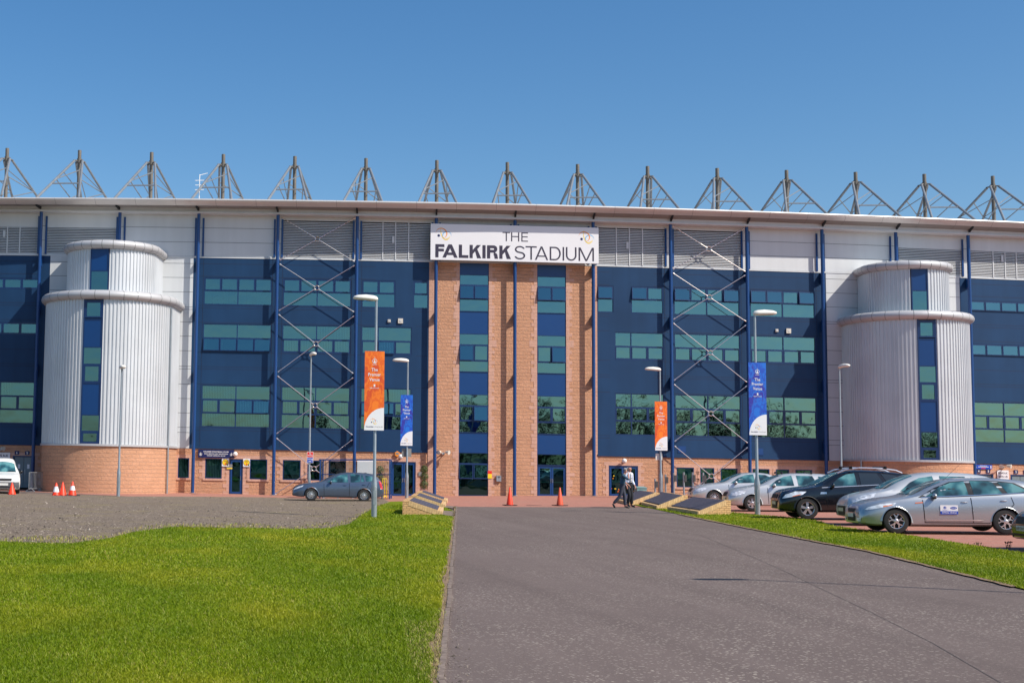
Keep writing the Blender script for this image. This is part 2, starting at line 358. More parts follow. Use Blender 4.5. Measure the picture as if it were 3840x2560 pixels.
# dry verge strips then lawns
def off(pts, d): return [(p[0], p[1]+d) for p in pts]
lawn = gv+[(-30, 30), (-30, -6), (kext[0]-.05, -6)]+[(p[0]-.12, p[1]) for p in kL[::-1]][:-1]+[tuple(gnd(1046, 1176)[:2]), tuple(gnd(1012, 1160)[:2]), tuple(gnd(955, 1150.5)[:2])]
sheet('lawn', lawn, .016, grassm)
verge = [tuple(gnd(1500, 1168)[:2]), tuple(gnd(1545, 1178)[:2])]+[(p[0]+.05, p[1]+.05) for p in rR[2:]]+[(16.3, 14), (19, 14), (19.5, 24)]+G2([(2352, 1271), (2241, 1254), (2119, 1234.6), (2021, 1222), (1911, 1208)])+[(20.4, 44), (20.8, 46.5), (20.5, 52), (22, 62), (20, 63)]
sheet('verge', verge, .016, grassm)
# bare soil beside the kerb and the concrete edging
kpts = kL+[kext]; dense = []
for a, b in zip(kpts, kpts[1:]):
    n = max(1, int(math.hypot(b[0]-a[0], b[1]-a[1])/.45)); dense += [(a[0]+(b[0]-a[0])*i/n, a[1]+(b[1]-a[1])*i/n) for i in range(n)]
def soilw(y): return max(.05, .07+.03*math.sin(y*.9)+.03*math.sin(y*2.3+1)+.02*math.sin(y*5.1)+.12*math.exp(-((y-14.)/1.2)**2)+.08*math.exp(-((y-22)/2.)**2))
soil_in = [(p[0]-.05, p[1]) for p in dense]+[(p[0]-.03-.55*soilw(p[1])-random.uniform(0, .05), p[1]) for p in dense[::-1]]
soil_poly = [(p[0]-.05, p[1]) for p in dense]+[(p[0]-.08-soilw(p[1]), p[1]) for p in dense[::-1]]
sheet('soil_strip', soil_poly, .021, soil)
mb = MB(); pts = kpts
for a, b in zip(pts, pts[1:]):
    L = math.hypot(b[0]-a[0], b[1]-a[1]); n = max(1, int(L/.92))
    for i in range(n):
        t0, t1 = i/n+.006/L*1.5, (i+1)/n-.006/L*1.5; j = random.uniform(-.008, .008); jz = random.uniform(-.006, .006); w_ = .062
        p = [(a[0]+(b[0]-a[0])*t, a[1]+(b[1]-a[1])*t) for t in (t0, t1)]
        mb.hexa([(p[0][0]-w_+j, p[0][1], -.3), (p[1][0]-w_+j, p[1][1], -.3), (p[1][0]+j, p[1][1], -.3), (p[0][0]+j, p[0][1], -.3)]+
                [(p[0][0]-w_+j, p[0][1], gz(p[0][0])+.03+jz), (p[1][0]-w_+j, p[1][1], gz(p[1][0])+.03+jz), (p[1][0]+j, p[1][1], gz(p[1][0])+.03+jz), (p[0][0]+j, p[0][1], gz(p[0][0])+.03+jz)])
tag(mb.build('kerb', conc), kind='structure')
for (ra, rb_, wa) in ((rR[1:], 1, .0),):
    dn_ = []
    for a, b in zip(ra, ra[1:]):
        n = max(1, int(math.hypot(b[0]-a[0], b[1]-a[1])/.4)); dn_ += [(a[0]+(b[0]-a[0])*i/n, a[1]+(b[1]-a[1])*i/n) for i in range(n)]
    edge_poly = [(q[0]-.03-random.uniform(0, .05), q[1]-.03) for q in dn_]+[(q[0]+.04+random.uniform(.0, .14), q[1]+.04) for q in dn_[::-1]]
    sheet('soil_edge', edge_poly, .023, soil)
# paved aprons in front of the memorial wedges on the left
for n_, (a, b, c, d) in enumerate([((1014, 1182), (1045, 1187), (1049, 1175), (1019, 1173)), ((1020, 1165.5), (1048, 1168.5), (1050, 1163.5), (1024, 1161))]):
    sheet('path', G2([a, b, c, d]), .021, conc)
# seams and scuffs on the road
def strip(name, pts, wd, dz, mat):
    mb = MB()
    for a, b in zip(pts, pts[1:]):
        v = Vector((b[0]-a[0], b[1]-a[1], 0)).normalized(); n = Vector((-v.y, v.x, 0))*wd/2
        mb.poly([(a[0]-n.x, a[1]-n.y, gz(a[0])+dz), (b[0]-n.x, b[1]-n.y, gz(b[0])+dz), (b[0]+n.x, b[1]+n.y, gz(b[0])+dz), (a[0]+n.x, a[1]+n.y, gz(a[0])+dz)])
    return tag(mb.build(name, mat), kind='structure')
tar = plain('tar', (.085, .068, .062), .8, 0, .3, 3)
strip('road_seam', G2([(1600, 1225), (1690, 1262), (1800, 1310), (1900, 1358), (2000, 1405), (2140, 1475), (2300, 1568)]), .009, .004, tar)
strip('road_crack', G2([(1680, 1360), (1760, 1385), (1840, 1420)]), .005, .004, tar)

# ---- grass blades
def inside(poly, x, y):
    c = np.zeros(len(x), bool); n = len(poly)
    for i in range(n):
        x1, y1 = poly[i]; x2, y2 = poly[(i+1) % n]
        cond = ((y1 > y) != (y2 > y)); xi = (x2-x1)*(y-y1)/((y2-y1) if y2 != y1 else 1e-9)+x1
        c ^= cond & (x < xi)
    return c
def blades(name, poly, N, ymin, ymax, xr, hmul=1., avoid=(), mat=None, lab='short mown green grass blades'):
    # density falls with distance; blade size grows with it
    u = rng.random(N*4); inv = 1/ymin+(1/ymax-1/ymin)*u; Y = 1/inv
    x0 = np.array([xr[0]+(xr[1]-xr[0])*0])  # ray fan
    a = xr[0]+(xr[1]-xr[0])*rng.random(N*4); X = a*Y
    ok = inside(poly, X, Y)
    for av in avoid: ok &= ~inside(av, X, Y)
    X, Y = X[ok][:N], Y[ok][:N]; n = len(X)
    Z = np.interp(X, GKX, GKZ)+.012
    k = np.clip(Y/16, .8, 3.2)
    patch = .75+.5*np.sin(X*.9+np.sin(Y*.6)*1.3)*np.sin(Y*.45+X*.3)
    h = (.018+.022*rng.random(n)+(rng.random(n) < .03)*.03)*hmul*(.8+.35*patch)*(1+.12*(k-1)); wd = .0042*k*(.7+.6*rng.random(n))
    th = rng.random(n)*2*np.pi; ln = h*(.25+.7*rng.random(n)); ph = rng.random(n)*2*np.pi
    cx, sx = np.cos(th)*wd, np.sin(th)*wd; lx, ly = np.cos(ph)*ln, np.sin(ph)*ln
    V = np.empty((n, 5, 3))
    V[:, 0] = np.stack([X-cx, Y-sx, Z-.01], 1); V[:, 1] = np.stack([X+cx, Y+sx, Z-.01], 1)
    V[:, 2] = np.stack([X+cx*.8+lx*.35, Y+sx*.8+ly*.35, Z+h*.6], 1); V[:, 3] = np.stack([X-cx*.8+lx*.35, Y-sx*.8+ly*.35, Z+h*.6], 1)
    V[:, 4] = np.stack([X+lx, Y+ly, Z+h], 1)
    me = bpy.data.meshes.new(name); me.vertices.add(n*5); me.vertices.foreach_set('co', V.reshape(-1))
    b = np.arange(n)[:, None]*5
    loops = np.concatenate([b+0, b+1, b+2, b+3, b+3, b+2, b+4], 1).reshape(-1)
    me.loops.add(n*7); me.loops.foreach_set('vertex_index', loops)
    ls = np.stack([np.arange(n)*7, np.arange(n)*7+4], 1).reshape(-1)
    me.polygons.add(n*2); me.polygons.foreach_set('loop_start', ls)
    me.update(calc_edges=True); me.validate()
    at = me.attributes.new('tint', 'FLOAT', 'POINT'); at.data.foreach_set('value', np.repeat(rng.random(n), 5))
    me.materials.append(mat or blade); return tag(link(bpy.data.objects.new(name, me)), lab, 'grass', kind='stuff')
m, t, b = nmat('grass_blade'); blade = m; b.inputs['Roughness'].default_value = .5; b.inputs['Specular IOR Level'].default_value = .25
tc = t.nodes.new('ShaderNodeTexCoord'); ob = tc.outputs['Object']
at = t.nodes.new('ShaderNodeAttribute'); at.attribute_name = 'tint'
c = ramp(t, at.outputs['Fac'], [(0, (.155, .225, .003)), (.45, (.235, .315, .005)), (.85, (.34, .39, .012)), (.94, (.46, .42, .07)), (1, (.52, .40, .15))])
n = noise(t, ob, .30, 3, .5, (1, .5, 1)); c = mixc(t, ramp(t, n, [(.36, (.8, .8, .8)), (.62, (0, 0, 0))]), c, (.125, .215, .003))
n = noise(t, ob, .38, 3, .5, (1, .45, 1)); c = mixc(t, ramp(t, n, [(.47, (0, 0, 0)), (.68, (.75, .75, .75))]), c, (.43, .40, .02))
n = noise(t, ob, .55, 6, .6, (1, .8, 1)); c = mixc(t, ramp(t, n, [(.715, (0, 0, 0)), (.735, (.8, .8, .8))]), c, (.34, .20, .08))
t.links.new(c, b.inputs['Base Color'])
tr = t.nodes.new('ShaderNodeBsdfTranslucent'); t.links.new(c, tr.inputs[0]); mxs = t.nodes.new('ShaderNodeMixShader'); mxs.inputs[0].default_value = .35
out = [q for q in t.nodes if q.type == 'OUTPUT_MATERIAL'][0]
t.links.new(b.outputs[0], mxs.inputs[1]); t.links.new(tr.outputs[0], mxs.inputs[2]); t.links.new(mxs.outputs[0], out.inputs[0])

def gcol(x, Y):      # ground point in picture column x at depth Y
    lo, hi = -60., 90.
    for _ in range(50):
        m = (lo+hi)/2
        if proj((m, Y, gz(m)))[0] < x: lo = m
        else: hi = m
    return np.array([lo, Y, gz(lo)])
# Helvetica-like capitals cut as flat plates
def glyph(ch, W, t):
    P = []; q = lambda *a: P.append(list(a)); box = lambda a, b, c, d: q((a, b), (c, b), (c, d), (a, d))
    sl = lambda xb, xt, tw, y0=0., y1=1.: q((xb, y0), (xb+tw, y0), (xt+tw, y1), (xt, y1)); h = t*.88
    def arc(cx, cy, rx, ry, a0, a1, tt, th=None, n=14):
        th = th or tt
        for i in range(n):
            a, b = math.radians(a0+(a1-a0)*i/n), math.radians(a0+(a1-a0)*(i+1)/n)
            q((cx+rx*math.cos(a), cy+ry*math.sin(a)), (cx+rx*math.cos(b), cy+ry*math.sin(b)), (cx+(rx-tt)*math.cos(b), cy+(ry-th)*math.sin(b)), (cx+(rx-tt)*math.cos(a), cy+(ry-th)*math.sin(a)))
    if ch == 'F': box(0, 0, t, 1); box(t, 1-h, W, 1); box(t, .56-h/2, W*.95, .56+h/2)
    if ch == 'E': box(0, 0, t, 1); box(t, 1-h, W, 1); box(t, .53-h/2, W*.96, .53+h/2); box(t, 0, W, h)
    if ch == 'L': box(0, 0, t, 1); box(t, 0, W, h)
    if ch == 'I': box(0, 0, W, 1)
    if ch == 'H': box(0, 0, t, 1); box(W-t, 0, W, 1); box(t, .53-h/2, W-t, .53+h/2)
    if ch == 'T': box(0, 1-h, W, 1); box(W/2-t/2, 0, W/2+t/2, 1-h)
    if ch == 'A':
        tw = t*1.08; c = W/2; sl(0, c-tw/2, tw) ; sl(W-tw, c-tw/2, tw); y = .27; xa = (c-tw/2)*y+tw; box(xa*.96, y-h*.35, W-xa*.96, y+h*.55)
    if ch == 'K': box(0, 0, t, 1); tw = t*1.3; q((t*.98, .36), (t*.98, .36+tw*.9), (W*.95-tw*.2, 1), (W*.95-tw*1.15+tw*.0, 1)) if 0 else None; q((t, .32), (t, .32+t*1.25), (W*.97-t*1.25, 1), (W*.97, 1)); q((t+(W-t)*.22, .32+t*.95+.08), (t+(W-t)*.22+t*.65, .32+t*1.75+.02), (W, 0), (W-t*1.3, 0))
    if ch == 'M': box(0, 0, t, 1); box(W-t, 0, W, 1); tw = t*1.05; sl(W/2-tw/2, t*.25, tw); sl(W/2-tw/2, W-tw-t*.25, tw)
    if ch == 'D': box(0, 0, t, 1); r = min(.5, W*.52); box(t, 1-h, W-r, 1); box(t, 0, W-r, h); arc(W-r, .5, r, .5, -90, 90, t, h, 22)
    if ch == 'U': box(0, W/2, t, 1); box(W-t, W/2, W, 1); arc(W/2, W/2, W/2, W/2, 180, 360, t, h, 22)
    if ch == 'R': box(0, 0, t, 1); r = .275; box(t, 1-h, W*.93-r, 1); box(t, 1-2*r, W*.93-r, 1-2*r+h); arc(W*.93-r, 1-r, r, r, -90, 90, t, h, 16); x0 = W*.93-r-.02; q((x0, .45+.02), (x0+t*.4, .47), (W-t*.95-.06, .34), (W-t*1.12, .30)); arc(W*.93-r-.02, .25, W-(W*.93-r)-.03, .22, 0, 80, t, h*.9, 8); q((W-.05-t, .26), (W-.05, .26), (W, 0), (W-t*1.05, 0))
    if ch == 'S':
        r1, r2 = .262, .285; cx = W/2; rx = W/2
        arc(cx, 1-r1, rx*.92, r1, 15, 180+62, t, h, 20); arc(cx, r2, rx, r2, -165, 62, t, h, 20)
        a = math.radians(242); b = math.radians(62); p1 = (cx+rx*.92*math.cos(a), 1-r1+r1*math.sin(a)); p2 = (cx+(rx*.92-t)*math.cos(a), 1-r1+(r1-h)*math.sin(a)); p3 = (cx+rx*math.cos(b), r2+r2*math.sin(b)); p4 = (cx+(rx-t)*math.cos(b), r2+(r2-h)*math.sin(b)); q(p1, p2, p3, p4)
    return P
def word(mb, letters, mapf, y, H, t, mi):      # letters: (char, left, right) in metres along the board
    e = 0
    for ch, a, b in letters:
        for k_, pl in enumerate(glyph(ch, (b-a)/H, t)): mb.poly([mapf(a+p[0]*H, y+p[1]*H, .004+k_*.00012) for p in pl], mi)
mowed = [tuple(q) for q in lawn]
apr = G2([(1014, 1182.5), (1045, 1187.5), (1049, 1175), (1019, 1173)])
apr2 = G2([(1020, 1166), (1048, 1169), (1050, 1163), (1024, 1161)])
blades('lawn_grass', mowed, 340000, 11, 62, (-.17, .24), avoid=(apr, apr2, soil_in))
blades('verge_grass', [tuple(q) for q in verge], 90000, 18, 58, (.2, .66))
m, t, b = nmat('dry_blade'); dryb = m; b.inputs['Roughness'].default_value = .7
at = t.nodes.new('ShaderNodeAttribute'); at.attribute_name = 'tint'
t.links.new(ramp(t, at.outputs['Fac'], [(0, (.16, .20, .02)), (.4, (.30, .26, .08)), (.75, (.38, .28, .12)), (1, (.20, .27, .02))]), b.inputs['Base Color'])
band = [(q[0], q[1]-.5) for q in gv]+[(q[0], q[1]+(1.0+2.2*abs(math.sin(i*1.9)) if 2 < i < 13 else 1.)) for i, q in reversed(list(enumerate(gv)))]
blades('dry_grass', band, 9000, 20, 66, (-.17, .2), 1.1, mat=dryb, lab='sparse dry yellow grass along the gravel edge')
blades('verge_edge_grass', edge_poly, 2500, 18, 60, (.2, .66), 1.1, mat=dryb, lab='sparse dry grass along the worn edge of the right verge')
blades('worn_patch', G2([(925, 1440), (985, 1400), (1018, 1405), (1008, 1568), (955, 1568), (940, 1500)]), 5000, 11, 16, (.05, .24), 1.1, mat=dryb, lab='worn yellow brown grass patch beside the kerb')
blades('edge_grass', soil_poly, 5000, 11, 60, (.08, .24), 1.0, mat=dryb, lab='sparse dry grass on the worn strip by the kerb')
def stones(name, poly, N, ymin, ymax, xr, s0, s1, mat, lab):
    mb = MB(); k = 0
    while k < N:
        inv = 1/ymin+(1/ymax-1/ymin)*random.random(); Y = 1/inv; X_ = (xr[0]+(xr[1]-xr[0])*random.random())*Y
        if not inside(poly, np.array([X_]), np.array([Y]))[0]: k += .2; continue
        s_ = random.uniform(s0, s1)*(1+(random.random() < .04)*1.2); z = gz(X_)+.004; a = random.random()*6.28; P = [(X_+s_*math.cos(a+j*2.09)*random.uniform(.7, 1.2), Y+s_*math.sin(a+j*2.09)*random.uniform(.7, 1.2), z) for j in range(3)]; tp = (X_+random.uniform(-.3, .3)*s_, Y, z+s_*random.uniform(.4, .9))
        for j in range(3): mb.poly([P[j], P[(j+1) % 3], tp])
        k += 1
    return tag(mb.build(name, mat, merge=False), lab, 'gravel', kind='stuff')
m, t, b = nmat('stone_chips'); b.inputs['Roughness'].default_value = .9; chip = m; tc = t.nodes.new('ShaderNodeTexCoord')
t.links.new(ramp(t, noise(t, tc.outputs['Object'], 9, 2), [(.35, (.045, .036, .03)), (.52, (.17, .135, .105)), (.68, (.36, .31, .26))]), b.inputs['Base Color'])
glot = gv[::-1]+[tuple(gnd(897, 1152)[:2]), tuple(gnd(880, 1147)[:2]), tuple(gnd(600, 1143)[:2]), tuple(gnd(300, 1141)[:2]), (-20, 70)]
stones('gravel_stones', glot, 9000, 26, 72, (-.17, .12), .012, .03, chip, 'loose grey and brown stones over the gravel lot')
stones('kerb_grit', [(q[0]+.25, q[1]) for q in dense]+[(q[0]-.2, q[1]) for q in dense[::-1]], 900, 11, 50, (.08, .24), .006, .014, chip, 'loose grit along the kerb')
# ================================================================== STADIUM
RIGHTZ = 16.35
ST = empty('stadium', fpt(bx(6, 0), gz(bx(6, 0)), 0), 0,
    'long curved stadium main stand, navy and white cladding, glass, pink stone, silver stair towers', 'stadium')
class SP:      # parts are parented to the stadium but modelled in world coordinates
    pass
def spart(mb, name, mats, smooth=False, par=None, label=None, ang=40):
    o = mb.build(name, mats, None, smooth, ang=ang)
    p = par or ST; o.parent = p; o.matrix_parent_inverse = p.matrix_world.inverted() if p != ST else Matrix.Translation(-Vector(ST.location))
    if label: o['label'] = label
    return o
def subpart(mb, name, mats, par, smooth=False, ang=40):
    o = mb.build(name, mats, None, smooth, ang=ang); o.parent = par
    # parent keeps world coordinates in its mesh, so the child only has to share its frame
    return o
def wallgrid(mb, X1, X2, z1, z2, holes, mi=0, o=0., dep=.14, step=.8):
    xs = {X1, X2}; zs = {z1, z2}
    n = max(1, int((X2-X1)/2.4))
    for i in range(1, n): xs.add(X1+(X2-X1)*i/n)
    for h in holes:
        xs |= {h[0], h[1]}; zs |= {h[2], h[3]}
    xs = sorted(x for x in xs if X1-1e-6 <= x <= X2+1e-6); zs = sorted(z for z in zs if z1-1e-6 <= z <= z2+1e-6)
    for a, b in zip(xs, xs[1:]):
        for c, d in zip(zs, zs[1:]):
            mx, mz = (a+b)/2, (c+d)/2
            if any(h[0] < mx < h[1] and h[2] < mz < h[3] for h in holes): continue
            mb.poly([fpt(a, c, o), fpt(b, c, o), fpt(b, d, o), fpt(a, d, o)], mi)
    for h in holes:
        a, b, c, d = max(h[0], X1), min(h[1], X2), max(h[2], z1), min(h[3], z2)
        if a >= b or c >= d: continue
        mb.poly([fpt(a, c, o), fpt(a, d, o), fpt(a, d, o-dep), fpt(a, c, o-dep)], mi)
        mb.poly([fpt(b, d, o), fpt(b, c, o), fpt(b, c, o-dep), fpt(b, d, o-dep)], mi)
        mb.poly([fpt(a, c, o-dep), fpt(b, c, o-dep), fpt(b, c, o), fpt(a, c, o)], mi)
        mb.poly([fpt(a, d, o), fpt(b, d, o), fpt(b, d, o-dep), fpt(a, d, o-dep)], mi)
HOLES = {}
def hole(k, X1, X2, z1, z2): HOLES.setdefault(k, []).append((X1, X2, z1, z2))
def window(X1, X2, rows, opens=(), gm=None, blinds=0., base=-.06, name='window', deco=None, fr=.05, fill=None):
    """rows: list from top (ztop, zbot, [column edges as fractions], kind)"""
    gm = gm or glass; fb = MB(); pb = MB(); bl = MB()
    ztop, zbot = rows[0][0], rows[-1][1]
    W = X2-X1; o0, o1 = base-.05, base+.045
    fb.fbox(X1, X1+fr, zbot, ztop, o0, o1); fb.fbox(X2-fr, X2, zbot, ztop, o0, o1)
    fb.fbox(X1+fr, X2-fr, ztop-fr, ztop, o0, o1-.002); fb.fbox(X1+fr, X2-fr, zbot, zbot+fr, o0, o1+.02)
    idx = 0
    for ri, (zt, zb, cols, kind) in enumerate(rows):
        if ri: fb.fbox(X1+fr, X2-fr, zt-.028, zt+.028, o0, o1-.004)
        zz1 = zb+(.028 if ri < len(rows)-1 else fr); zz2 = zt-(.028 if ri else fr)
        for c in cols[1:-1]: fb.fbox(X1+W*c-.03, X1+W*c+.03, zz1, zz2, o0, o1-.006)
        for ca, cb in zip(cols, cols[1:]):
            a = X1+W*ca+(fr if ca == 0 else .03); b = X1+W*cb-(fr if cb == 1 else .03)
            if kind == 'o':
                til = opens[idx] if idx < len(opens) else 0
                ff = .045; q0, q1 = base-.01, base+.055
                if not til:
                    fb.fbox(a, a+ff, zz1, zz2, q0, q1); fb.fbox(b-ff, b, zz1, zz2, q0, q1); fb.fbox(a+ff, b-ff, zz1, zz1+ff, q0, q1-.002); fb.fbox(a+ff, b-ff, zz2-ff, zz2, q0, q1-.002)
                    pb.poly([fpt(a+ff, zz1+ff, base+.02), fpt(b-ff, zz1+ff, base+.02), fpt(b-ff, zz2-ff, base+.02), fpt(a+ff, zz2-ff, base+.02)])
                else:
                    H = zz2-zz1
                    def tp(x, s, d): return fpt(x, zz2-s*H*math.cos(til)+d*math.sin(til), base+.045+s*H*math.sin(til)+d*math.cos(til))
                    def tb(x1, x2, s1, s2):
                        fb.hexa([tp(x1, s2, .05), tp(x2, s2, .05), tp(x2, s2, 0), tp(x1, s2, 0), tp(x1, s1, .05), tp(x2, s1, .05), tp(x2, s1, 0), tp(x1, s1, 0)])
                    f2 = ff/H; aa, bb2 = a-.012, b+.012
                    tb(aa, aa+ff, 0, 1.02); tb(bb2-ff, bb2, 0, 1.02); tb(aa+ff, bb2-ff, 0, f2); tb(aa+ff, bb2-ff, 1.02-f2, 1.02)
                    pb.poly([tp(aa+ff, 1.02-f2, .03), tp(bb2-ff, 1.02-f2, .03), tp(bb2-ff, f2, .03), tp(aa+ff, f2, .03)])
                idx += 1
            else:
                pb.poly([fpt(a, zz1, base), fpt(b, zz1, base), fpt(b, zz2, base), fpt(a, zz2, base)])
            if blinds and random.random() < blinds:
                xx = a+.03; full = random.random() < .8
                lim = b if full else a+(b-a)*random.uniform(.15, .4)
                while xx < lim-.06:
                    wd = random.uniform(.035, .06)
                    bl.poly([fpt(xx, zz1, base-.11), fpt(xx+wd, zz1, base-.11-random.uniform(-.02, .03)), fpt(xx+wd, zz2, base-.11), fpt(xx, zz2, base-.11)]); xx += .095
            elif blinds and random.random() < .4:
                s_ = random.choice((0, 1)); wdd = (b-a)*random.uniform(.1, .2); xa = a if s_ == 0 else b-wdd
                bl.poly([fpt(xa, zz1, base-.13), fpt(xa+wdd, zz1, base-.13), fpt(xa+wdd, zz2, base-.13), fpt(xa, zz2, base-.13)])
    f = spart(fb, name, [bluef]); subpart(pb, 'pane', [gm], f)
    if fill:
        fl_ = MB(); zm_ = zbot+(ztop-zbot)*random.uniform(.15, .4); fl_.poly([fpt(X1+fr, zm_, base-.2), fpt(X2-fr, zm_, base-.2), fpt(X2-fr, ztop-fr, base-.2), fpt(X1+fr, ztop-fr, base-.2)]); subpart(fl_, 'roller_blind', [fill], f)
    if bl.f: subpart(bl, 'blind', [blindm], f)
    return f
R3 = lambda u1, u2, n=4: [(12.69, 11.89, [i/n for i in range(n+1)], 'o'), (11.89, 11.05, [0, .5, 1] if n == 4 else [0, 1], 'f')]
R2 = lambda n=4: [(9.92, 9.08, [0, .5, 1] if n == 4 else ([0, 1/3, 1] if n == 3 else [0, .57, 1]), 'f'), (9.08, 8.27, [i/n for i in range(n+1)], 'o')]
R1 = lambda n=4: [(6.27, 5.44, [0, .5, 1] if n == 4 else [0, 1/3, 1], 'f'), (5.44, 4.62, [i/n for i in range(n+1)], 'o'), (4.62, 3.80, [0, .5, 1] if n == 4 else [0, 1/3, 1], 'f')]
def win(k, u1, u2, rows, **kw):
    X1, X2 = bx(k, u1), bx(k, u2); hole(k, X1, X2, rows[-1][1], rows[0][0]); return window(X1, X2, rows, **kw)
O = .13
for k in (2, 3, 8, 9):
    u1, u2 = (.07, .93) if k < 5 else (.055, .917)
    op = {2: (), 3: (), 8: (O, 0, 0, O), 9: (O, O, 0, O)}[k]
    win(k, u1, u2, R3(0, 0), opens=op)
    win(k, u1, u2, R2(), opens=(O*.6,)*4 if k == 2 else (), blinds={2: .15, 3: .8}.get(k, .05))
    win(k, u1, u2, R1(), opens=(0, 0, O*.6, O*.6) if k == 2 else (), blinds={2: .75, 3: .7}.get(k, 0))
win(4, .065, .487, R3(0, 0, 2)); win(4, .715, .905, [(12.69, 11.89, [0, 1], 'o'), (11.89, 11.05, [0, 1], 'f')])
win(4, .065, .70, R2(3), opens=(0, O*.6, 0), blinds=.3); win(4, .065, .70, R1(3), opens=(O*.5, O*.5, 0), blinds=.7)
win(7, .064, .272, [(12.69, 11.89, [0, 1], 'o'), (11.89, 11.08, [0, 1], 'f')], opens=(O,))
win(7, .50, .918, [(12.69, 11.89, [0, .5, 1], 'o'), (11.89, 11.08, [0, 1], 'f')], opens=(O, 0))
win(7, .285, .918, R2(3)); win(7, .285, .918, R1(3))
for k in (-2, -1, 12, 13, 14):
    u1, u2 = (.07, .98) if k < 0 else (.02, .93)
    win(k, u1, u2, [(12.48, 11.83, [0, .25, .5, .75, 1], 'o')], opens=(.05,)*4 if k > 0 else ()); win(k, u1, u2, [(9.82, 9.10, [0, .25, .5, .75, 1], 'o')], opens=(.05,)*4 if k > 0 else ())
    win(k, u1, u2, R1(), blinds=.6 if k < 0 else 0)
# ground floor windows
tealb = plain('teal_roller_blind', (.25, .62, .60), .8, 0, .15, .8); limeb = plain('lime_curtain', (.50, .75, .10), .8, 0, .4, 2.5)
G1 = [(1.95, .78, [0, 1], 'f')]
for k, us, bld in ((1, ((.795, .935),), 1), (2, ((.135, .345), (.692, .91)), 1), (3, ((.103, .327), (.41, .59), (.675, .892)), 0),
               (8, ((.07, .295), (.375, .558), (.638, .861)), 0), (9, ((.054, .278), (.36, .537), (.619, .84)), 0), (10, ((.06, .25),), 0)):
    for iu, (u1, u2) in enumerate(us):
        fl = {(3, 0): tealb, (3, 2): None, (8, 0): tealb, (8, 1): tealb, (8, 2): limeb, (9, 0): limeb, (9, 1): limeb, (9, 2): limeb, (2, 1): tealb}.get((k, iu))
        win(k, u1, u2, G1, blinds=bld*.9 if not fl else 0, gm=glassd, fr=.055, fill=fl)
# glazed strips in the stone bays
for k, ua, ub in ((5, .302, .674), (6, .291, .661)):
    X1, X2 = bx(k, ua), bx(k, ub); hole(k, X1, X2, .0 if k == 5 else -.1, 13.9)
    for z1, z2 in ((13.16, 13.92), (9.62, 10.94), (6.02, 7.34), (2.58, 3.75)):
        pan = MB()
        pan.fbox(X1+.03, X2-.03, z1+.03, z2-.03, -.1, -.03); 
        pan.fbox(X1, X1+.03, z1, z2, -.1, -.02); pan.fbox(X2-.03, X2, z1, z2, -.1, -.02)
        pan.fbox(X1, X2, z2-.03, z2, -.1, -.015); pan.fbox(X1, X2, z1, z1+.03, -.1, -.015)
        spart(pan, 'spandrel_panel', [bluepan])
    h2 = [0, .5, 1]
    ops = {(5, 0): (O, O), (5, 1): (O, 0), (5, 2): (0, O), (6, 0): (O, O), (6, 1): (0, O), (6, 2): (0, 0)}
    for i, (a, b, c, d) in enumerate(((13.16, 12.53, 11.68, 10.94), (9.62, 8.96, 8.0, 7.34), (6.02, 5.35, 4.44, 3.75))):
        window(X1, X2, [(a, b, [0, 1], 'f'), (b, c, h2, 'o'), (c, d, [0, 1], 'f')], opens=ops[(k, i)], name='window', fr=.035)
    if k == 5: window(X1, X2, [(2.58, 1.94, [0, 1], 'f'), (1.94, 1.05, h2, 'o'), (1.05, .06, [0, 1], 'f')], opens=(.03, .03), fr=.035, gm=glassd)
    else: window(X1, X2, [(2.58, 1.92, [0, 1], 'f')], fr=.035, gm=glassd)
def doorpair(X1, X2, z1, z2, gm=None, leafs=2, bars=True):
    gm = gm or glassd; n = leafs; fb = MB()
    fb.fbox(X1, X1+.07, z1, z2, -.13, -.02); fb.fbox(X2-.07, X2, z1, z2, -.13, -.02); fb.fbox(X1+.07, X2-.07, z2-.08, z2, -.13, -.022)
    fr = spart(fb, 'door_frame', [bluef])
    for i in range(n):
        a = X1+.07+(X2-X1-.14)*i/n+.01; b = X1+.07+(X2-X1-.14)*(i+1)/n-.01
        db = MB(); s_ = .085
        db.fbox(a, a+s_, z1, z2-.09, -.1, -.04); db.fbox(b-s_, b, z1, z2-.09, -.1, -.04); db.fbox(a+s_, b-s_, z2-.09-s_, z2-.09, -.1, -.042); db.fbox(a+s_, b-s_, z1, z1+.12, -.1, -.042)
        d = spart(db, 'door', [bluep])
        g = MB(); g.poly([fpt(a+s_, z1+.12, -.07), fpt(b-s_, z1+.12, -.07), fpt(b-s_, z2-.09-s_, -.07), fpt(a+s_, z2-.09-s_, -.07)]); subpart(g, 'pane', [gm], d)
        if bars:
            g = MB(); g.fbox(a+s_+.03, b-s_-.03, z1+.80, z1+.87, -.12, -.085)
            subpart(g, 'push_bar', [plain('bar_teal', (.3, .55, .5), .4) if 'bar_teal' not in MATS else MATS['bar_teal']], d)
        g = MB(); g.tube(fpt(b-s_/2 if i == 0 else a+s_/2, z1+.8, .0), fpt(b-s_/2 if i == 0 else a+s_/2, z1+1.05, .0), .014); subpart(g, 'handle', [chrome], d)
    return fr
doorpair(bx(6, .291), bx(6, .661), .10, 1.92)
for k, ua, ub, z1, z2, n in ((4, .454, .765, .08, 1.97, 2), (7, .20, .576, .10, 1.99, 2), (2, .437, .607, .03, 1.95, 1)):
    hole(k, bx(k, ua), bx(k, ub), -.5, z2); doorpair(bx(k, ua), bx(k, ub), gz(bx(k, ua)), z2, leafs=n)
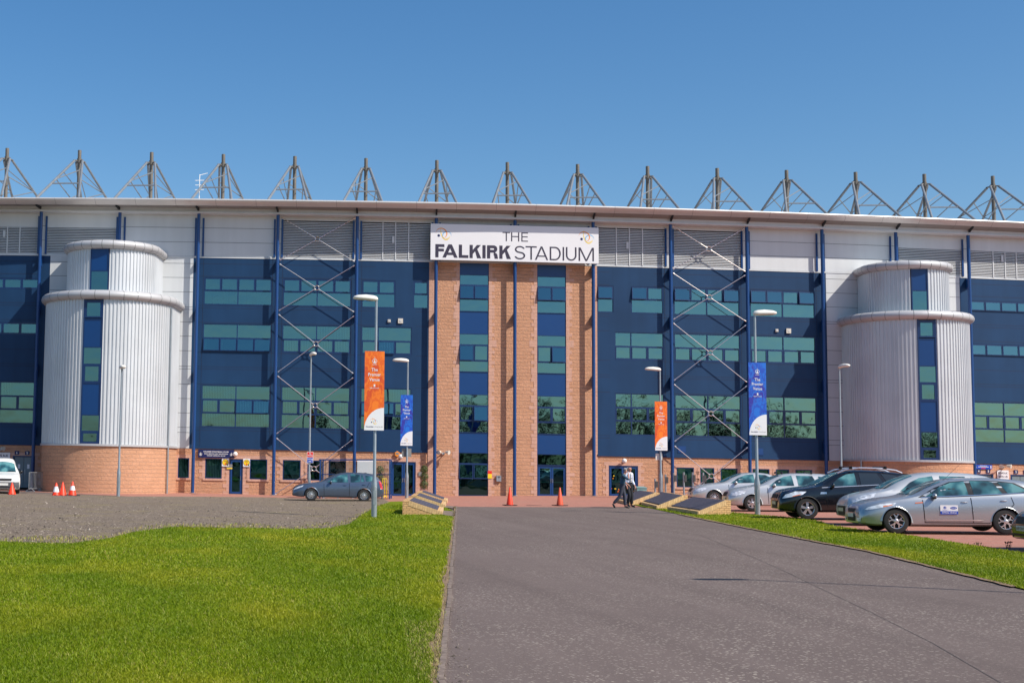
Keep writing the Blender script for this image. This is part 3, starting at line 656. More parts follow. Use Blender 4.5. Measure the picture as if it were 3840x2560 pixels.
for k, ua, ub in ((-1, .715, 1.0), (12, .023, .297), (12, .535, .81)):
    hole(k, bx(k, ua), bx(k, ub), -.8, 1.9)
    X1, X2 = bx(k, ua), bx(k, ub); z1 = gz(X1); z2 = 1.9; fb = MB()
    for a, b, c, d in ((X1, X1+.1, z1, z2), (X2-.1, X2, z1, z2), (X1+.1, X2-.1, z2-.07, z2)): fb.fbox(a, b, c, d, -.12, -.0)
    spart(fb, 'door_frame', [bluef])
    for i in range(2):
        a = X1+.11+(X2-X1-.22)*i/2+.01; b = X1+.11+(X2-X1-.22)*(i+1)/2-.01; db = MB(); db.fbox(a, b, z1+.1, z2-.08, -.1, -.04)
        d = spart(db, 'steel_door', [doorg]); g = MB(); g.fbox((a+b)/2-.07, (a+b)/2+.07, 1.15, 1.4, -.038, -.034); subpart(g, 'notice', [signw], d)
        g = MB(); g.fbox(b-.1 if i == 0 else a+.06, b-.06 if i == 0 else a+.1, .8, 1.1, -.04, -.01); subpart(g, 'handle', [galv], d)
# --- walls
ZB, ZG = 2.52, 13.91
stb = MB()
def seams(mb, X1, X2, zs, holes=(), th=.022, o=.004, mi=1):
    for z in zs:
        segs = [(X1, X2)]
        for h in holes:
            if h[2] < z+.03 and h[3] > z-.03:
                ns = []
                for a, b in segs:
                    if h[1] <= a or h[0] >= b: ns.append((a, b)); continue
                    if h[0] > a: ns.append((a, h[0]))
                    if h[1] < b: ns.append((h[1], b))
                segs = ns
        for a, b in segs:
            n = max(1, int((b-a)/2.4))
            for i in range(n): mb.fbox(a+(b-a)*i/n, a+(b-a)*(i+1)/n, z-th/2, z+th/2, -.01, o, mi)
BZ = [13.5, 12.74, 11.0, 10.84, 9.98, 8.22, 7.36, 7.22, 6.32, 3.75, 3.6]
WZ = [13.91, 13.5, 12.65, 11.79, 10.9, 10.75, 10.0, 9.15, 8.28, 7.36, 7.2, 6.3, 5.45, 4.6, 3.75, 3.45]
def X(k, u): return bx(k, u)
for k in range(-3, 15):
    H = HOLES.get(k, [])
    Ha = [h for h in H if h[3] > ZB]; Hg = [h for h in H if h[2] < ZB and h[3] < ZB+.3 and k not in (5, 6)]
    if k in (5, 6): continue
    X1, X2 = bx(k, 0), bx(k, 1); cl = MB(); wl = MB(); br_ = MB(); sb = cl; sw = wl; qn = br_
    if k == 4: X2 = bx(4, .915)
    if k == 7: X1 = bx(7, .06)
    if k in (-3, -2, -1, 2, 3, 4, 7, 8, 9, 12, 13, 14):
        wallgrid(cl, X1, X2, ZB, ZG, Ha); seams(sb, X1, X2, BZ, Ha)
        for u in (.06, .935):
            if X1 < bx(k, u) < X2 and not any(h[0] < bx(k, u) < h[1] for h in Ha): cl.fbox(bx(k, u)-.01, bx(k, u)+.01, ZB, ZG, -.01, .006, 1)
        cl.fbox(X1, X2, ZB-.0, ZB+.13, .0, .05, 0)
    else:
        if k == 0: wallgrid(cl, bx(0, 0), bx(0, .11), ZB, ZG, []); wallgrid(wl, bx(0, .11), X2, ZB, ZG, []); seams(sw, bx(0, .11), X2, WZ)
        elif k == 1: wallgrid(wl, X1, bx(1, .93), ZB, ZG, []); seams(sw, X1, bx(1, .93), WZ); wallgrid(cl, bx(1, .93), X2, ZB, ZG, [])
        elif k == 10: wallgrid(cl, X1, bx(10, .07), ZB, ZG, []); wallgrid(wl, bx(10, .07), X2, ZB, ZG, []); seams(sw, bx(10, .07), X2, WZ)
        elif k == 11: wallgrid(wl, X1, bx(11, .9), ZB, ZG, []); seams(sw, X1, bx(11, .9), WZ); wallgrid(cl, bx(11, .9), X2, ZB, ZG, [])
    # brick ground floor
    wallgrid(br_, X1, X2, -1.6, ZB, Hg, dep=.16, o=-.02)
    for h in Hg:
        dz = max(h[2], gz(h[0]))
        isdoor = h[2] < .5
        qn.fbox(h[0]-.28, h[1]+.28, h[3], h[3]+.2, -.02, -.006, 1)
        if not isdoor: qn.fbox(h[0]-.12, h[1]+.12, h[2]-.12, h[2], -.03, .03, 1)
        z = h[3]; i = 0
        while z > dz-.01:
            zz = max(z-.21, dz-.3 if isdoor else h[2]); wd = .36 if i % 2 else .17
            qn.fbox(h[0]-wd, h[0], zz, z, -.02, -.006, 1); qn.fbox(h[1], h[1]+wd, zz, z, -.02, -.006, 1); z -= .21; i += 1
            if z <= (h[2] if not isdoor else dz-.2): break
    if cl.f: spart(cl, 'blue_cladding', [blue, seamb])
    if wl.f: spart(wl, 'white_cladding', [white, seam])
    spart(br_, 'ground_floor_wall', [stone, smooth])
# stone centre
for k in (5, 6):
    h = HOLES[k][0]; stb = MB(); qn = stb; X1 = bx(4, .915) if k == 5 else bx(6, 0); X2 = bx(5, 1) if k == 5 else bx(7, .06)
    wallgrid(stb, X1, X2, -1.2, ZG, [h], o=0, dep=.14)
    def quo(Xe, sgn, long=.36, short=.2):
        z = gz(Xe)-.3; i = 0
        while z < ZG-.02:
            wd = (long if i % 2 else short)+random.uniform(-.02, .02)
            if i % 7 == 5: wd += .12
            zt = min(z+.205+.21*(i % 3 == 0), ZG-.01); a, b = (Xe, Xe+sgn*wd) if sgn > 0 else (Xe-wd, Xe)
            qn.fbox(a, b, z, zt-.006, -.01, .012, 1); z = zt; i += 1
    quo(h[0], -1); quo(h[1], 1)
    if k == 5: quo(X1, 1, .42, .34)
    else: quo(X2, -1, .3, .2)
    spart(stb, 'stone_wall', [stone, smooth])
# --- grey upper zone
for k in range(-3, 15):
    up = MB(); se2 = up; lv = MB(); bs = MB()
    X1, X2 = bx(k, 0), bx(k, 1)
    kind = {2: 'w', 9: 'w', 1: 'w', 10: 'w', 3: 'f', 4: 'm', 5: 'f', 6: 'f', 7: 'm', 8: 'f', -1: 'hm', 0: 'h', 11: 'h', 12: 'hm'}.get(k, 'hm')
    a, b = (bx(k, .048), bx(k, .952))
    zt = {'w': 0, 'f': 16.2, 'm': 16.2, 'h': 15.57, 'hm': 15.57}[kind]
    hl = [(a, b, 13.99, zt)] if zt else []
    wallgrid(up, X1, X2, ZG, 16.6, hl, dep=.12); seams(se2, X1, a, [13.93, 14.79, 15.66]); seams(se2, b, X2, [13.93, 14.79, 15.66])
    if kind == 'w': seams(se2, a, b, [13.93, 14.79, 15.66])
    else:
        z = 14.0; p = .098
        while z < zt-.05:
            for q in range(2):
                xa, xb = a+(b-a)*q/2, a+(b-a)*(q+1)/2
                lv.hexa([fpt(xa, z, .02), fpt(xb, z, .02), fpt(xb, z+.05, -.07), fpt(xa, z+.05, -.07), fpt(xa, z+.042, .02), fpt(xb, z+.042, .02), fpt(xb, z+.086, -.07), fpt(xa, z+.086, -.07)], 0)
            z += p
        lv.fbox(a, b, 13.99, zt, -.119, -.10, 1)
        if 'm' in kind:
            for u in ((.31, .48, .65) if k > 5 else (.322, .484, .65)) if kind == 'm' else (.38, .55, .71): lv.fbox(bx(k, u)-.03, bx(k, u)+.03, 13.95, zt, -.05, .045, 2)
            u = .455 if kind == 'm' else .51
            lv.fbox(bx(k, u)-.07, bx(k, u)+.07, 14.95, 15.35, .02, .06, 2)
    for u in (.048, .952):
        xx = bx(k, u); bs.fbox(xx-.055, xx+.055, 13.95, 16.24, -.0, .07)
    bs.fbox(X1, X2, 13.85, 13.93, 0, .028, 1)
    spart(up, 'upper_cladding', [white, seam]); spart(bs, 'blue_trim', [bluep, white])
    if lv.f: spart(lv, 'louvre', [louv, dark, white])
# --- core behind the windows (rooms)
core = MB()
for k in range(-3, 15):
    X1, X2 = bx(k, 0), bx(k, 1)
    core.poly([fpt(X1, -1, -1.1), fpt(X2, -1, -1.1), fpt(X2, 16.6, -1.1), fpt(X1, 16.6, -1.1)])
    for z in (-.4, 2.75, 3.45, 6.9, 7.6, 10.5, 10.9, 13.5): core.poly([fpt(X1, z, -.2), fpt(X2, z, -.2), fpt(X2, z, -1.1), fpt(X1, z, -1.1)])
    core.poly([fpt(X1+.01, -1, -.2), fpt(X1+.01, 16.6, -.2), fpt(X1+.01, 16.6, -1.1), fpt(X1+.01, -1, -1.1)])
core.poly([fpt(bx(-3, 0), -1, 0), fpt(bx(-3, 0), 16.6, 0), (bx(-3, 0), 112, 16.6), (bx(-3, 0), 112, -1)]); core.poly([fpt(bx(15, 0), -1, 0), fpt(bx(15, 0), 16.6, 0), (bx(15, 0), 112, 16.6), (bx(15, 0), 112, -1)])
spart(core, 'interior', [inter])
# --- columns with brackets
for k in range(-2, 15):
    cx = bx(k, 0); m1 = MB(); b0 = fpt(cx, 0, .42); zg = gz(b0[0])
    m1.tube((b0[0], b0[1], zg-.05), (b0[0], b0[1], 16.44), .10, n=18)
    c_ = spart(m1, 'steel_column', [bluep], True)
    m2 = MB()
    for z in (13.55, 10.6, 6.97, 3.35):
        for dx in (0,):
            P = [fpt(cx-.03, z+.33, -.0), fpt(cx+.03, z+.33, -.0), fpt(cx+.03, z+.12, .36), fpt(cx-.03, z+.12, .36)]
            Q = [fpt(cx-.03, z-.42, -.0), fpt(cx+.03, z-.42, -.0), fpt(cx+.03, z-.12, .36), fpt(cx-.03, z-.12, .36)]
            m2.hexa(Q+P)
    subpart(m2, 'brackets', [bluep], c_)
    m2 = MB(); m2.tube((b0[0], b0[1], zg), (b0[0], b0[1], zg+.025), .2, n=18); subpart(m2, 'base_plate', [galv], c_)
# --- X bracing
for k in (3, 8):
    rb = MB(); nb = MB(); a, b = bx(k, .025), bx(k, .975); xm = bx(k, .5)
    lev = [(16.35, 13.71), (13.51, 10.71), (10.50, 7.07), (6.86, 3.46), (3.22, -.05)]
    for zt, zb in lev:
        zm = (zt+zb)/2+(.0 if zb > 0 else -.12)
        P = {(s, t): Vector(fpt(a if s < 0 else b, zt if t > 0 else zb, .42)) for s in (-1, 1) for t in (-1, 1)}; c0 = Vector(fpt(xm, zm, .42))
        for key, p in P.items():
            d = (c0-p).normalized(); rb.tube(p+d*.12, c0-d*.12, .022, n=8)
            rb.tube(p+d*.02, p+d*.14, .045, n=8); rb.tube(c0-d*.24, c0-d*.13, .04, n=8)
        n = 20; R_ = .135
        for i in range(n):
            q = [Vector((math.cos(2*math.pi*j/n)*R_, 0, math.sin(2*math.pi*j/n)*R_)) for j in (i, i+1)]
            nb.tube(c0+q[0], c0+q[1], .03, n=6, caps=False)
    r_ = spart(rb, 'cross_bracing', [rodm], True); subpart(nb, 'ring_nodes', [rodm], r_, True)
# --- eave and roof
def eo(X): return 1.5+max(0, (18-X))*.012
def ez(X): return -.19-max(0, 18-X)*.007
roof = MB(); nx = 90; Xa, Xb = bx(-3, 0), bx(15, 0)
prof = lambda e: [(e-.28, 17.05), (e-.13, 17.15), (e+.02, 17.27), (e+.06, 17.33), (e+.03, 17.39), (e-.06, 17.42), (e-1.2, 17.5), (-8, 18.0), (-14, 18.6)]
for i in range(nx):
    X1, X2 = Xa+(Xb-Xa)*i/nx, Xa+(Xb-Xa)*(i+1)/nx
    P1, P2 = prof(eo(X1)), prof(eo(X2))
    for j in range(len(P1)-1): roof.poly([fpt(X1, P1[j][1]+ez(X1), P1[j][0]), fpt(X2, P2[j][1]+ez(X2), P2[j][0]), fpt(X2, P2[j+1][1]+ez(X2), P2[j+1][0]), fpt(X1, P1[j+1][1]+ez(X1), P1[j+1][0])])
roof.fbox(Xa, Xb, 0, .001, -14, -14.001)
rf = spart(roof, 'roof', [eavem], True, ang=60)
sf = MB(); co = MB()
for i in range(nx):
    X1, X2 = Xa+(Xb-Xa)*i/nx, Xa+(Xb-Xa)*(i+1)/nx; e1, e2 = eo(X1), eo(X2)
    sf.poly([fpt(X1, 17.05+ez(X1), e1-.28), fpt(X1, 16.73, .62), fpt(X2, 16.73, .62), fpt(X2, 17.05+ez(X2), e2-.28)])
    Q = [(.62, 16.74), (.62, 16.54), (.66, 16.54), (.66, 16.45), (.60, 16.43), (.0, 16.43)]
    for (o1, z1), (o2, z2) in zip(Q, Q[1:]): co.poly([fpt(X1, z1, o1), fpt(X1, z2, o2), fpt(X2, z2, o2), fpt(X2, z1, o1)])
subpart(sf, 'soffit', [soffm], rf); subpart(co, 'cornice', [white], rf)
br2 = MB(); jn = MB()
for k in range(-2, 15):
    cx = bx(k, 0); e = eo(cx)
    br2 = MB(); br2.hexa([fpt(cx-.05, 16.56, .58), fpt(cx+.05, 16.56, .58), fpt(cx+.05, 16.96+ez(cx), e-.3), fpt(cx-.05, 16.96+ez(cx), e-.3), fpt(cx-.05, 16.72, .58), fpt(cx+.05, 16.72, .58), fpt(cx+.05, 17.04+ez(cx), e-.3), fpt(cx-.05, 17.04+ez(cx), e-.3)])
    subpart(br2, 'eave_bracket', [dark], rf)
    for u in (0, .5):
        xx = bx(k, u+.25)
        for (o1, z1), (o2, z2) in zip(prof(eo(xx)), prof(eo(xx))[1:6]): jn.poly([fpt(xx-.006, z1+ez(xx), o1+.004), fpt(xx+.006, z1+ez(xx), o1+.004), fpt(xx+.006, z2+.002+ez(xx), o2+.004), fpt(xx-.006, z2+.002+ez(xx), o2+.004)])
        jn.poly([fpt(xx-.006, 17.042+ez(xx), eo(xx)-.28), fpt(xx+.006, 17.042+ez(xx), eo(xx)-.28), fpt(xx+.006, 16.722, .62), fpt(xx-.006, 16.722, .62)])
subpart(jn, 'fascia_joints', [seam], rf)
# --- roof masts
TV = Vector((math.cos(math.radians(9)), -math.sin(math.radians(9)), 0)); DV = Vector((math.sin(math.radians(9)), math.cos(math.radians(9)), 0))
proto = None
for i in range(15):
    X_ = -13.40486+4.70954*i; base = Vector((X_, 86.757, 17.0))
    if proto is None:
        mm = MB(); mm.tube(base, base+Vector((0, 0, 4.886)), .12, n=16)
        mm.tube(base+Vector((0, 0, 4.05)), base+Vector((0, 0, 4.32)), .16, n=16)
        for s1 in (-1, 1):
            for s2 in (-1, 1): mm.tube(base+Vector((0, 0, 4.2)), base+TV*s1*.32+DV*s2*.3+Vector((0, 0, 4.15)), .05, n=6)
        proto = spart(mm, 'roof_mast', [mastm], True)
        ss = MB()
        cor = {}
        for s1 in (-1, 1):
            for s2 in (-1, 1):
                a = base+TV*s1*.28+DV*s2*.26+Vector((0, 0, 4.12)); b = base+TV*s1*1.2+DV*(6.2 if s2 > 0 else -4.4)+Vector((0, 0, 1.7 if s2 > 0 else 1.15)); b = a+(b-a)*1.14; cor[(s1, s2)] = (a, b); ss.tube(a, b, .08, n=8)
        L = lambda key, t: cor[key][0].lerp(cor[key][1], t)
        for s2 in (-1, 1):
            ss.tube(L((-1, s2), .62), L((1, s2), .62), .045, n=6)
            ss.tube(L((-s2, s2), .24), L((s2, s2), .5), .035, n=6)
        for s1 in (-1, 1):
            ss.tube(L((s1, -1), .5), base+TV*s1*.5+Vector((0, 0, 1.7)), .035, n=6); ss.tube(L((s1, 1), .5), base+TV*s1*.5+Vector((0, 0, 1.7)), .035, n=6)
            ss.tube(L((s1, -1), .3), L((s1, 1), .5), .03, n=6)
        subpart(ss, 'struts', [strut], proto, True)
        p0 = proto
    else:
        c_ = copy_tree(p0, ST); c_.matrix_parent_inverse = p0.matrix_parent_inverse.copy(); c_.location = (4.70954*i, 0, 0)
# --- stair towers
def plan(r, ext, n=64, prof=None):
    pts = []
    Ls = ext+.8; arc = math.pi*r; tot = 2*Ls+arc
    def at(s, dn=0.):
        if s < Ls: return (r+dn, -.8+s, (1, 0))
        if s < Ls+arc:
            a = (s-Ls)/r; return ((r+dn)*math.cos(a), ext+(r+dn)*math.sin(a), (math.cos(a), math.sin(a)))
        return (-r-dn, ext-(s-Ls-arc), (-1, 0))
    return at, tot
def tower(Xc, sets, strips):
    sgn = 1 if Xc < 15 else -1
    c0 = Vector(fpt(Xc, 0, 0)); Dn = -DV
    def wp(t, o, z): p = c0+TV*t+Dn*o; return (p.x, p.y, z)
    tow = MB()
    # corrugated shells
    for (r, ext, z1, z2), (a0, a1) in zip(sets, strips):
        at, tot = plan(r, ext); s = 0; pitch = .21; pts = []
        while s < tot:
            for ds, dn in ((0, 0), (.075, 0), (.095, .05), (.165, .05), (.185, 0)):
                ss_ = s+ds; t_, o_, _ = at(ss_, dn); ang = math.degrees(math.atan2(o_-ext, t_)) if o_ > ext else (0 if t_ > 0 else 180)
                if a0-1.2 <= ang <= a1+1.2: 
                    pts.append(None); continue
                pts.append((t_, o_, ss_))
            s += pitch
        for p, q in zip(pts, pts[1:]):
            if p and q: tow.poly([wp(q[0], q[1], z1), wp(p[0], p[1], z1), wp(p[0], p[1], z2), wp(q[0], q[1], z2)])
        tow.poly([wp(r*math.cos(a), ext+r*math.sin(a), z2) for a in [math.pi*i/24 for i in range(25)]])
    body = spart(tow, 'stair_tower', [silver])
    # window strips
    for si, ((r, ext, z1, z2), (a0, a1)) in enumerate(zip(sets, strips)):
        A = [math.radians(a0-1.5), math.radians(a1+1.5)]
        P = [Vector((r*math.cos(a), ext+r*math.sin(a))) for a in A]; P = [P[1], P[0]]   # left to right as seen from outside
        tdir = (P[1]-P[0]); W = tdir.length; tdir /= W; nrm = Vector((-tdir.y, tdir.x)) if tdir.x > 0 else Vector((tdir.y, -tdir.x))
        if nrm.y < 0: nrm = -nrm
        def sp(u, z, o): q = P[0]+tdir*u+nrm*o; return wp(q.x, q.y, z)
        def sbox(mb, u1, u2, za, zb, o1, o2, mi=0):
            mb.hexa([sp(u1, za, o2), sp(u2, za, o2), sp(u2, za, o1), sp(u1, za, o1), sp(u1, zb, o2), sp(u2, zb, o2), sp(u2, zb, o1), sp(u1, zb, o1)], mi)
        st = MB(); gls = []
        sbox(st, 0, .07, z1, z2, -.05, .06); sbox(st, W-.07, W, z1, z2, -.05, .06)
        if si == 0:
            cells = [(10.55, 9.55, 'o'), (9.5, 7.95, 'b'), (7.95, 7.0, 'f'), (7.0, 5.95, 'o'), (5.95, 4.2, 'b'), (4.2, 3.3, 'f'), (3.3, 2.62, 'o')]
        else: cells = [(z2-.05, 12.4, 'b'), (12.4, z1, 'f')]
        for a, b, kd in cells:
            sbox(st, .07, W-.07, a-.03, a+.03, -.05, .05)
            if kd == 'b': sbox(st, .07, W-.07, b+.03, a-.03, -.05, .03, 1)
            elif kd == 'f': gls.append([sp(.07, b+.03, .02), sp(W-.07, b+.03, .02), sp(W-.07, a-.03, .02), sp(.07, a-.03, .02)])
            else:
                sbox(st, .07, .17, b+.03, a-.03, -.03, .055); sbox(st, W-.17, W-.07, b+.03, a-.03, -.03, .055); sbox(st, .17, W-.17, b+.03, b+.12, -.03, .053); sbox(st, .17, W-.17, a-.12, a-.03, -.03, .053)
                gls.append([sp(.17, b+.12, .02), sp(W-.17, b+.12, .02), sp(W-.17, a-.12, .02), sp(.17, a-.12, .02)])
        sbox(st, 0, W, z1-.0, z1+.05, -.05, .062); 
        bk = MB(); bk.poly([sp(0, z1, -.5), sp(W, z1, -.5), sp(W, z2, -.5), sp(0, z2, -.5)])
        g_ = subpart(st, 'window_strip', [bluef, bluepan], body); 
        for q_ in gls:
            gl = MB(); gl.poly(q_); subpart(gl, 'pane', [glass], body)
        subpart(bk, 'stairwell_wall', [inter], body)
    # ring canopies, brick plinth, flashing, downpipe
    for (r, ext, zc, rw, rh, zin) in ((sets[0][0]+.01, sets[0][1], 10.88, .31, .27, 10.6), (sets[1][0]+.02, sets[1][1], 13.92, .29, .26, 13.7)):
        rg = MB(); at, tot = plan(r, ext); n = 44
        sec = [(math.cos(a)*rw, math.sin(a)*rh) for a in [2*math.pi*i/12 for i in range(12)]]
        def ringp(s, q, sc=1.): t_, o_, _ = at(s, q[0]*sc); return wp(t_, o_, zc+q[1]*sc)
        ss_ = [tot*i/n for i in range(n+1)]
        for i in range(n):
            for j in range(12): rg.poly([ringp(ss_[i], sec[j]), ringp(ss_[i], sec[(j+1) % 12]), ringp(ss_[i+1], sec[(j+1) % 12]), ringp(ss_[i+1], sec[j])])
        lid = [ringp(tot*i/60, (0, rh*.5)) for i in range(61)]; rg.poly(lid)
        und = [ringp(tot*i/60, (0, -rh*.75)) for i in range(61)]; rg.poly(und[::-1])
        g_ = subpart(rg, 'ring_canopy', [ringm], body, True, ang=50)
        jt = MB()
        for i in range(2, n-1, 2):
            for j in range(12): jt.poly([ringp(ss_[i]-.012, sec[j], 1.012), ringp(ss_[i]+.012, sec[j], 1.012), ringp(ss_[i]+.012, sec[(j+1) % 12], 1.012), ringp(ss_[i]-.012, sec[(j+1) % 12], 1.012)])
        subpart(jt, 'ring_joints', [seam], body)
    r, ext = sets[0][0]+.02, sets[0][1]; at, tot = plan(r, ext); pl = MB(); n = 60; u = 0
    for i in range(n):
        s1, s2 = tot*i/n, tot*(i+1)/n; a = at(s1); b = at(s2)
        pl.poly([wp(b[0], b[1], -1.6), wp(a[0], a[1], -1.6), wp(a[0], a[1], 2.5), wp(b[0], b[1], 2.5)], 0, [(-s2, -1.6), (-s1, -1.6), (-s1, 2.5), (-s2, 2.5)])
    subpart(pl, 'brick_plinth', [stone], body, True)
    fl = MB()
    for i in range(n):
        s1, s2 = tot*i/n, tot*(i+1)/n; a, b, c, d = at(s1, .0), at(s2, .0), at(s1, .09), at(s2, .09)
        fl.poly([wp(c[0], c[1], 2.5), wp(d[0], d[1], 2.5), wp(d[0], d[1], 2.62), wp(c[0], c[1], 2.62)]); fl.poly([wp(a[0], a[1], 2.499), wp(b[0], b[1], 2.499), wp(d[0], d[1], 2.499), wp(c[0], c[1], 2.499)]); fl.poly([wp(a[0], a[1], 2.62), wp(b[0], b[1], 2.62), wp(d[0], d[1], 2.62), wp(c[0], c[1], 2.62)])
    subpart(fl, 'flashing', [ringm], body)
    sgn = 1 if Xc < 15 else -1
    a_ = math.radians(12) if sgn > 0 else math.radians(155)
    t_, o_ = (sets[0][0]+.12)*math.cos(a_), ext+(sets[0][0]+.12)*math.sin(a_); dp = MB(); b0 = wp(t_, o_, -.6); dp.tube(b0, (b0[0], b0[1], 10.5 if sgn > 0 else 2.6), .05, n=10)
    subpart(dp, 'downpipe', [galv], body, True)
    return body
SETL = ((3.70, 1.7, 2.6, 10.65), (2.60, 1.5, 10.9, 13.75)); SETR = ((3.35, 1.6, 2.6, 10.65), (2.3, 1.7, 10.9, 13.75))
def strip_ang(Xc, r, ext, x1, x2, z):
    c0 = Vector(fpt(Xc, 0, 0)); best = []
    for xt in (x2, x1):
        bst = None
        for i in range(100, 1700):
            a = math.radians(i/10); p = c0+TV*(r*math.cos(a))-DV*(ext+r*math.sin(a)); q = proj((p.x, p.y, z))[0]
            cand = (abs(q-xt)); view = (Vector((p.x, p.y))).normalized(); nn = (TV*math.cos(a)-DV*math.sin(a))
            if nn.x*view.x+nn.y*view.y < 0 and (bst is None or cand < bst[0]): bst = (cand, i/10)
        best.append(bst[1])
    return tuple(best)
TXL, TXR = -5.45, 41.75
for Xc, s0, s1, ST_ in ((TXL, (193, 230), (210, 248), SETL), (TXR, (2113, 2149), (2095, 2129), SETR)):
    A0 = strip_ang(Xc, ST_[0][0], ST_[0][1], *s0, 7); A1 = strip_ang(Xc, ST_[1][0], ST_[1][1], *s1, 12.3)
    tb_ = tower(Xc, ST_, (A0, A1))
# small things fixed to the walls
def thing_box(name, label, cat, k_or_xy, w_, h_, mat, o=.04, group=None, extra=None):
    X_, z = fac(*k_or_xy); mb = MB()
    mb.fbox(X_-w_/2, X_+w_/2, z-h_/2, z+h_/2, .0, o, 0)
    mats = [mat]
    if extra: mats += extra(mb, X_, z)
    ob_ = mb.build(name, mats); return tag(ob_, label, cat, group)
for xy, s_, lb in (((894, 737), .17, 'small cream square vent cover left of the larger one on the left blue wall'), ((920, 737), .29, 'large cream square vent cover on the left blue wall'),
                  ((1784, 759), .17, 'small cream square vent cover left of the larger one on the right blue wall'), ((1811, 760), .29, 'large cream square vent cover on the right blue wall')):
    thing_box('vent_cover', lb, 'vent', xy, s_, s_, plain('cream', (.62, .58, .5), .5) if 'cream' not in MATS else MATS['cream'], .08, 'cream vent covers on the blue cladding',
              lambda mb, X_, z: (mb.fbox(X_-.05, X_+.05, z-.05, z+.05, .079, .095, 1), [louv])[1])
for xy, lb in (((1566, 1032), 'blue flush hatch in the cladding above the white posts'), ((1744, 1037), 'blue flush hatch in the cladding above the parked cars')):
    thing_box('wall_hatch', lb, 'hatch', xy, .5, .42, bluepan, .02, 'blue hatches low on the cladding', lambda mb, X_, z: (mb.fbox(X_-.2, X_+.2, z-.16, z+.16, .019, .028, 1), [bluep])[1])
# ================================================================== SIGNS
def wall_sign(name, label, cat, X1, X2, z1, z2, o, mats, draw, th=.06, group=None, part='lettering'):
    r = empty(name, fpt((X1+X2)/2, z1, 0), 0, label, cat, group)
    mb = MB(); nsg = max(1, int((X2-X1)/.4))
    for i in range(nsg): mb.fbox(X1+(X2-X1)*i/nsg, X1+(X2-X1)*(i+1)/nsg, z1, z2, o, o+th)
    def fin(m_, nm, mt):
        ob_ = m_.build(nm, mt); ob_.parent = r; ob_.matrix_parent_inverse = Matrix.Translation(-Vector(r.location)); return ob_
    fin(mb, 'board', mats[0]); mp = lambda x, z, e=.004: fpt(X1+x, z1+z, o+th+e)
    if draw:
        t_ = MB(); draw(t_, mp, X2-X1, z2-z1); fin(t_, part, mats)
    return r
X1, X2 = bx(4, .928), bx(7, .063)
def d_main(t, mp, W, H):
    k = W/2232.
    px = lambda a: (a-49)*k
    word(t, [('T', px(1000), px(1101)), ('H', px(1114), px(1222)), ('E', px(1250), px(1338))], mp, H-212*k, 122*k, .125, 1)
    word(t, [('F', px(112), px(232)), ('A', px(206), px(408)), ('L', px(422), px(549)), ('K', px(564), px(720)), ('I', px(734), px(777)), ('R', px(795), px(942)), ('K', px(958), px(1113))], mp, H-448*k, 176*k, .245, 1)
    word(t, [('S', px(1158), px(1302)), ('T', px(1306), px(1455)), ('A', px(1430), px(1607)), ('D', px(1627), px(1775)), ('I', px(1799), px(1820)), ('U', px(1843), px(1985)), ('M', px(2012), px(2218))], mp, H-450*k, 180*k, .118, 1)
    swirl(t, mp, 78*k, H-215*k, 205*k, (2, 3, 4, 5)); swirl(t, mp, 1975*k, H-215*k, 205*k, (2, 3, 4, 5))
sg = wall_sign('stadium_sign', 'big white board reading THE FALKIRK STADIUM above the stone entrance', 'sign', X1, X2, 13.90, 16.06, .58, [signw, ink, org, yel, sky_b, navy], d_main, .09)
def d_rec(t, mp, W, H):
    add_text(t, 'FALKIRK FOOTBALL CLUB', mp, W*.15, H*.68, W*.70, H*.14, 1, .03)
    add_text(t, 'NON MATCH DAY RECEPTION', mp, W*.17, H*.43, W*.66, H*.12, 1, .03)
    add_text(t, 'TICKET OFFICE & SHOP', mp, W*.24, H*.2, W*.52, H*.12, 1, .03)
    for q in (.07, .93):
        t.poly([mp(W*q-.05, H*.3), mp(W*q+.05, H*.3), mp(W*q+.015, H*.48), mp(W*q, H*.75), mp(W*q-.015, H*.48)], 1)
        for i in range(10): a, b = 2*math.pi*i/10, 2*math.pi*(i+1)/10; t.poly([mp(W*q+.085*math.cos(a), H*.42+.085*math.sin(a)), mp(W*q+.085*math.cos(b), H*.42+.085*math.sin(b)), mp(W*q+.07*math.cos(b), H*.42+.07*math.sin(b)), mp(W*q+.07*math.cos(a), H*.42+.07*math.sin(a))], 1)
wall_sign('reception_sign', 'navy football club reception and ticket office sign over the left door', 'sign', bx(2, .048), bx(2, .495), 1.99, 2.47, .03, [navy, whitep], d_rec)
def disc(t, mp, cx, cz, r, mi, e=.005, n=24): t.poly([mp(cx+r*math.cos(2*math.pi*i/n), cz+r*math.sin(2*math.pi*i/n), e) for i in range(n)], mi)
def d_yel(t, mp, W, H):
    disc(t, mp, W/2, H/2, W*.47, 2, .003); disc(t, mp, W/2, H/2, W*.42, 1, .005)
    for q in (.68, .58): t.poly([mp(W*.27, H*q, .007), mp(W*.73, H*q, .007), mp(W*.73, H*(q+.045), .007), mp(W*.27, H*(q+.045), .007)], 2)
    t.poly([mp(W*.46, H*.3, .007), mp(W*.54, H*.3, .007), mp(W*.54, H*.46, .007), mp(W*.46, H*.46, .007)], 3)
    t.poly([mp(W*.36, H*.32, .007), mp(W*.5, H*.14, .007), mp(W*.64, H*.32, .007)], 3)
    t.poly([mp(W*.66, H*.34, .009), mp(W*.72, H*.40, .009), mp(W*.95, H*.1, .009), mp(W*.88, H*.05, .009)], 2)
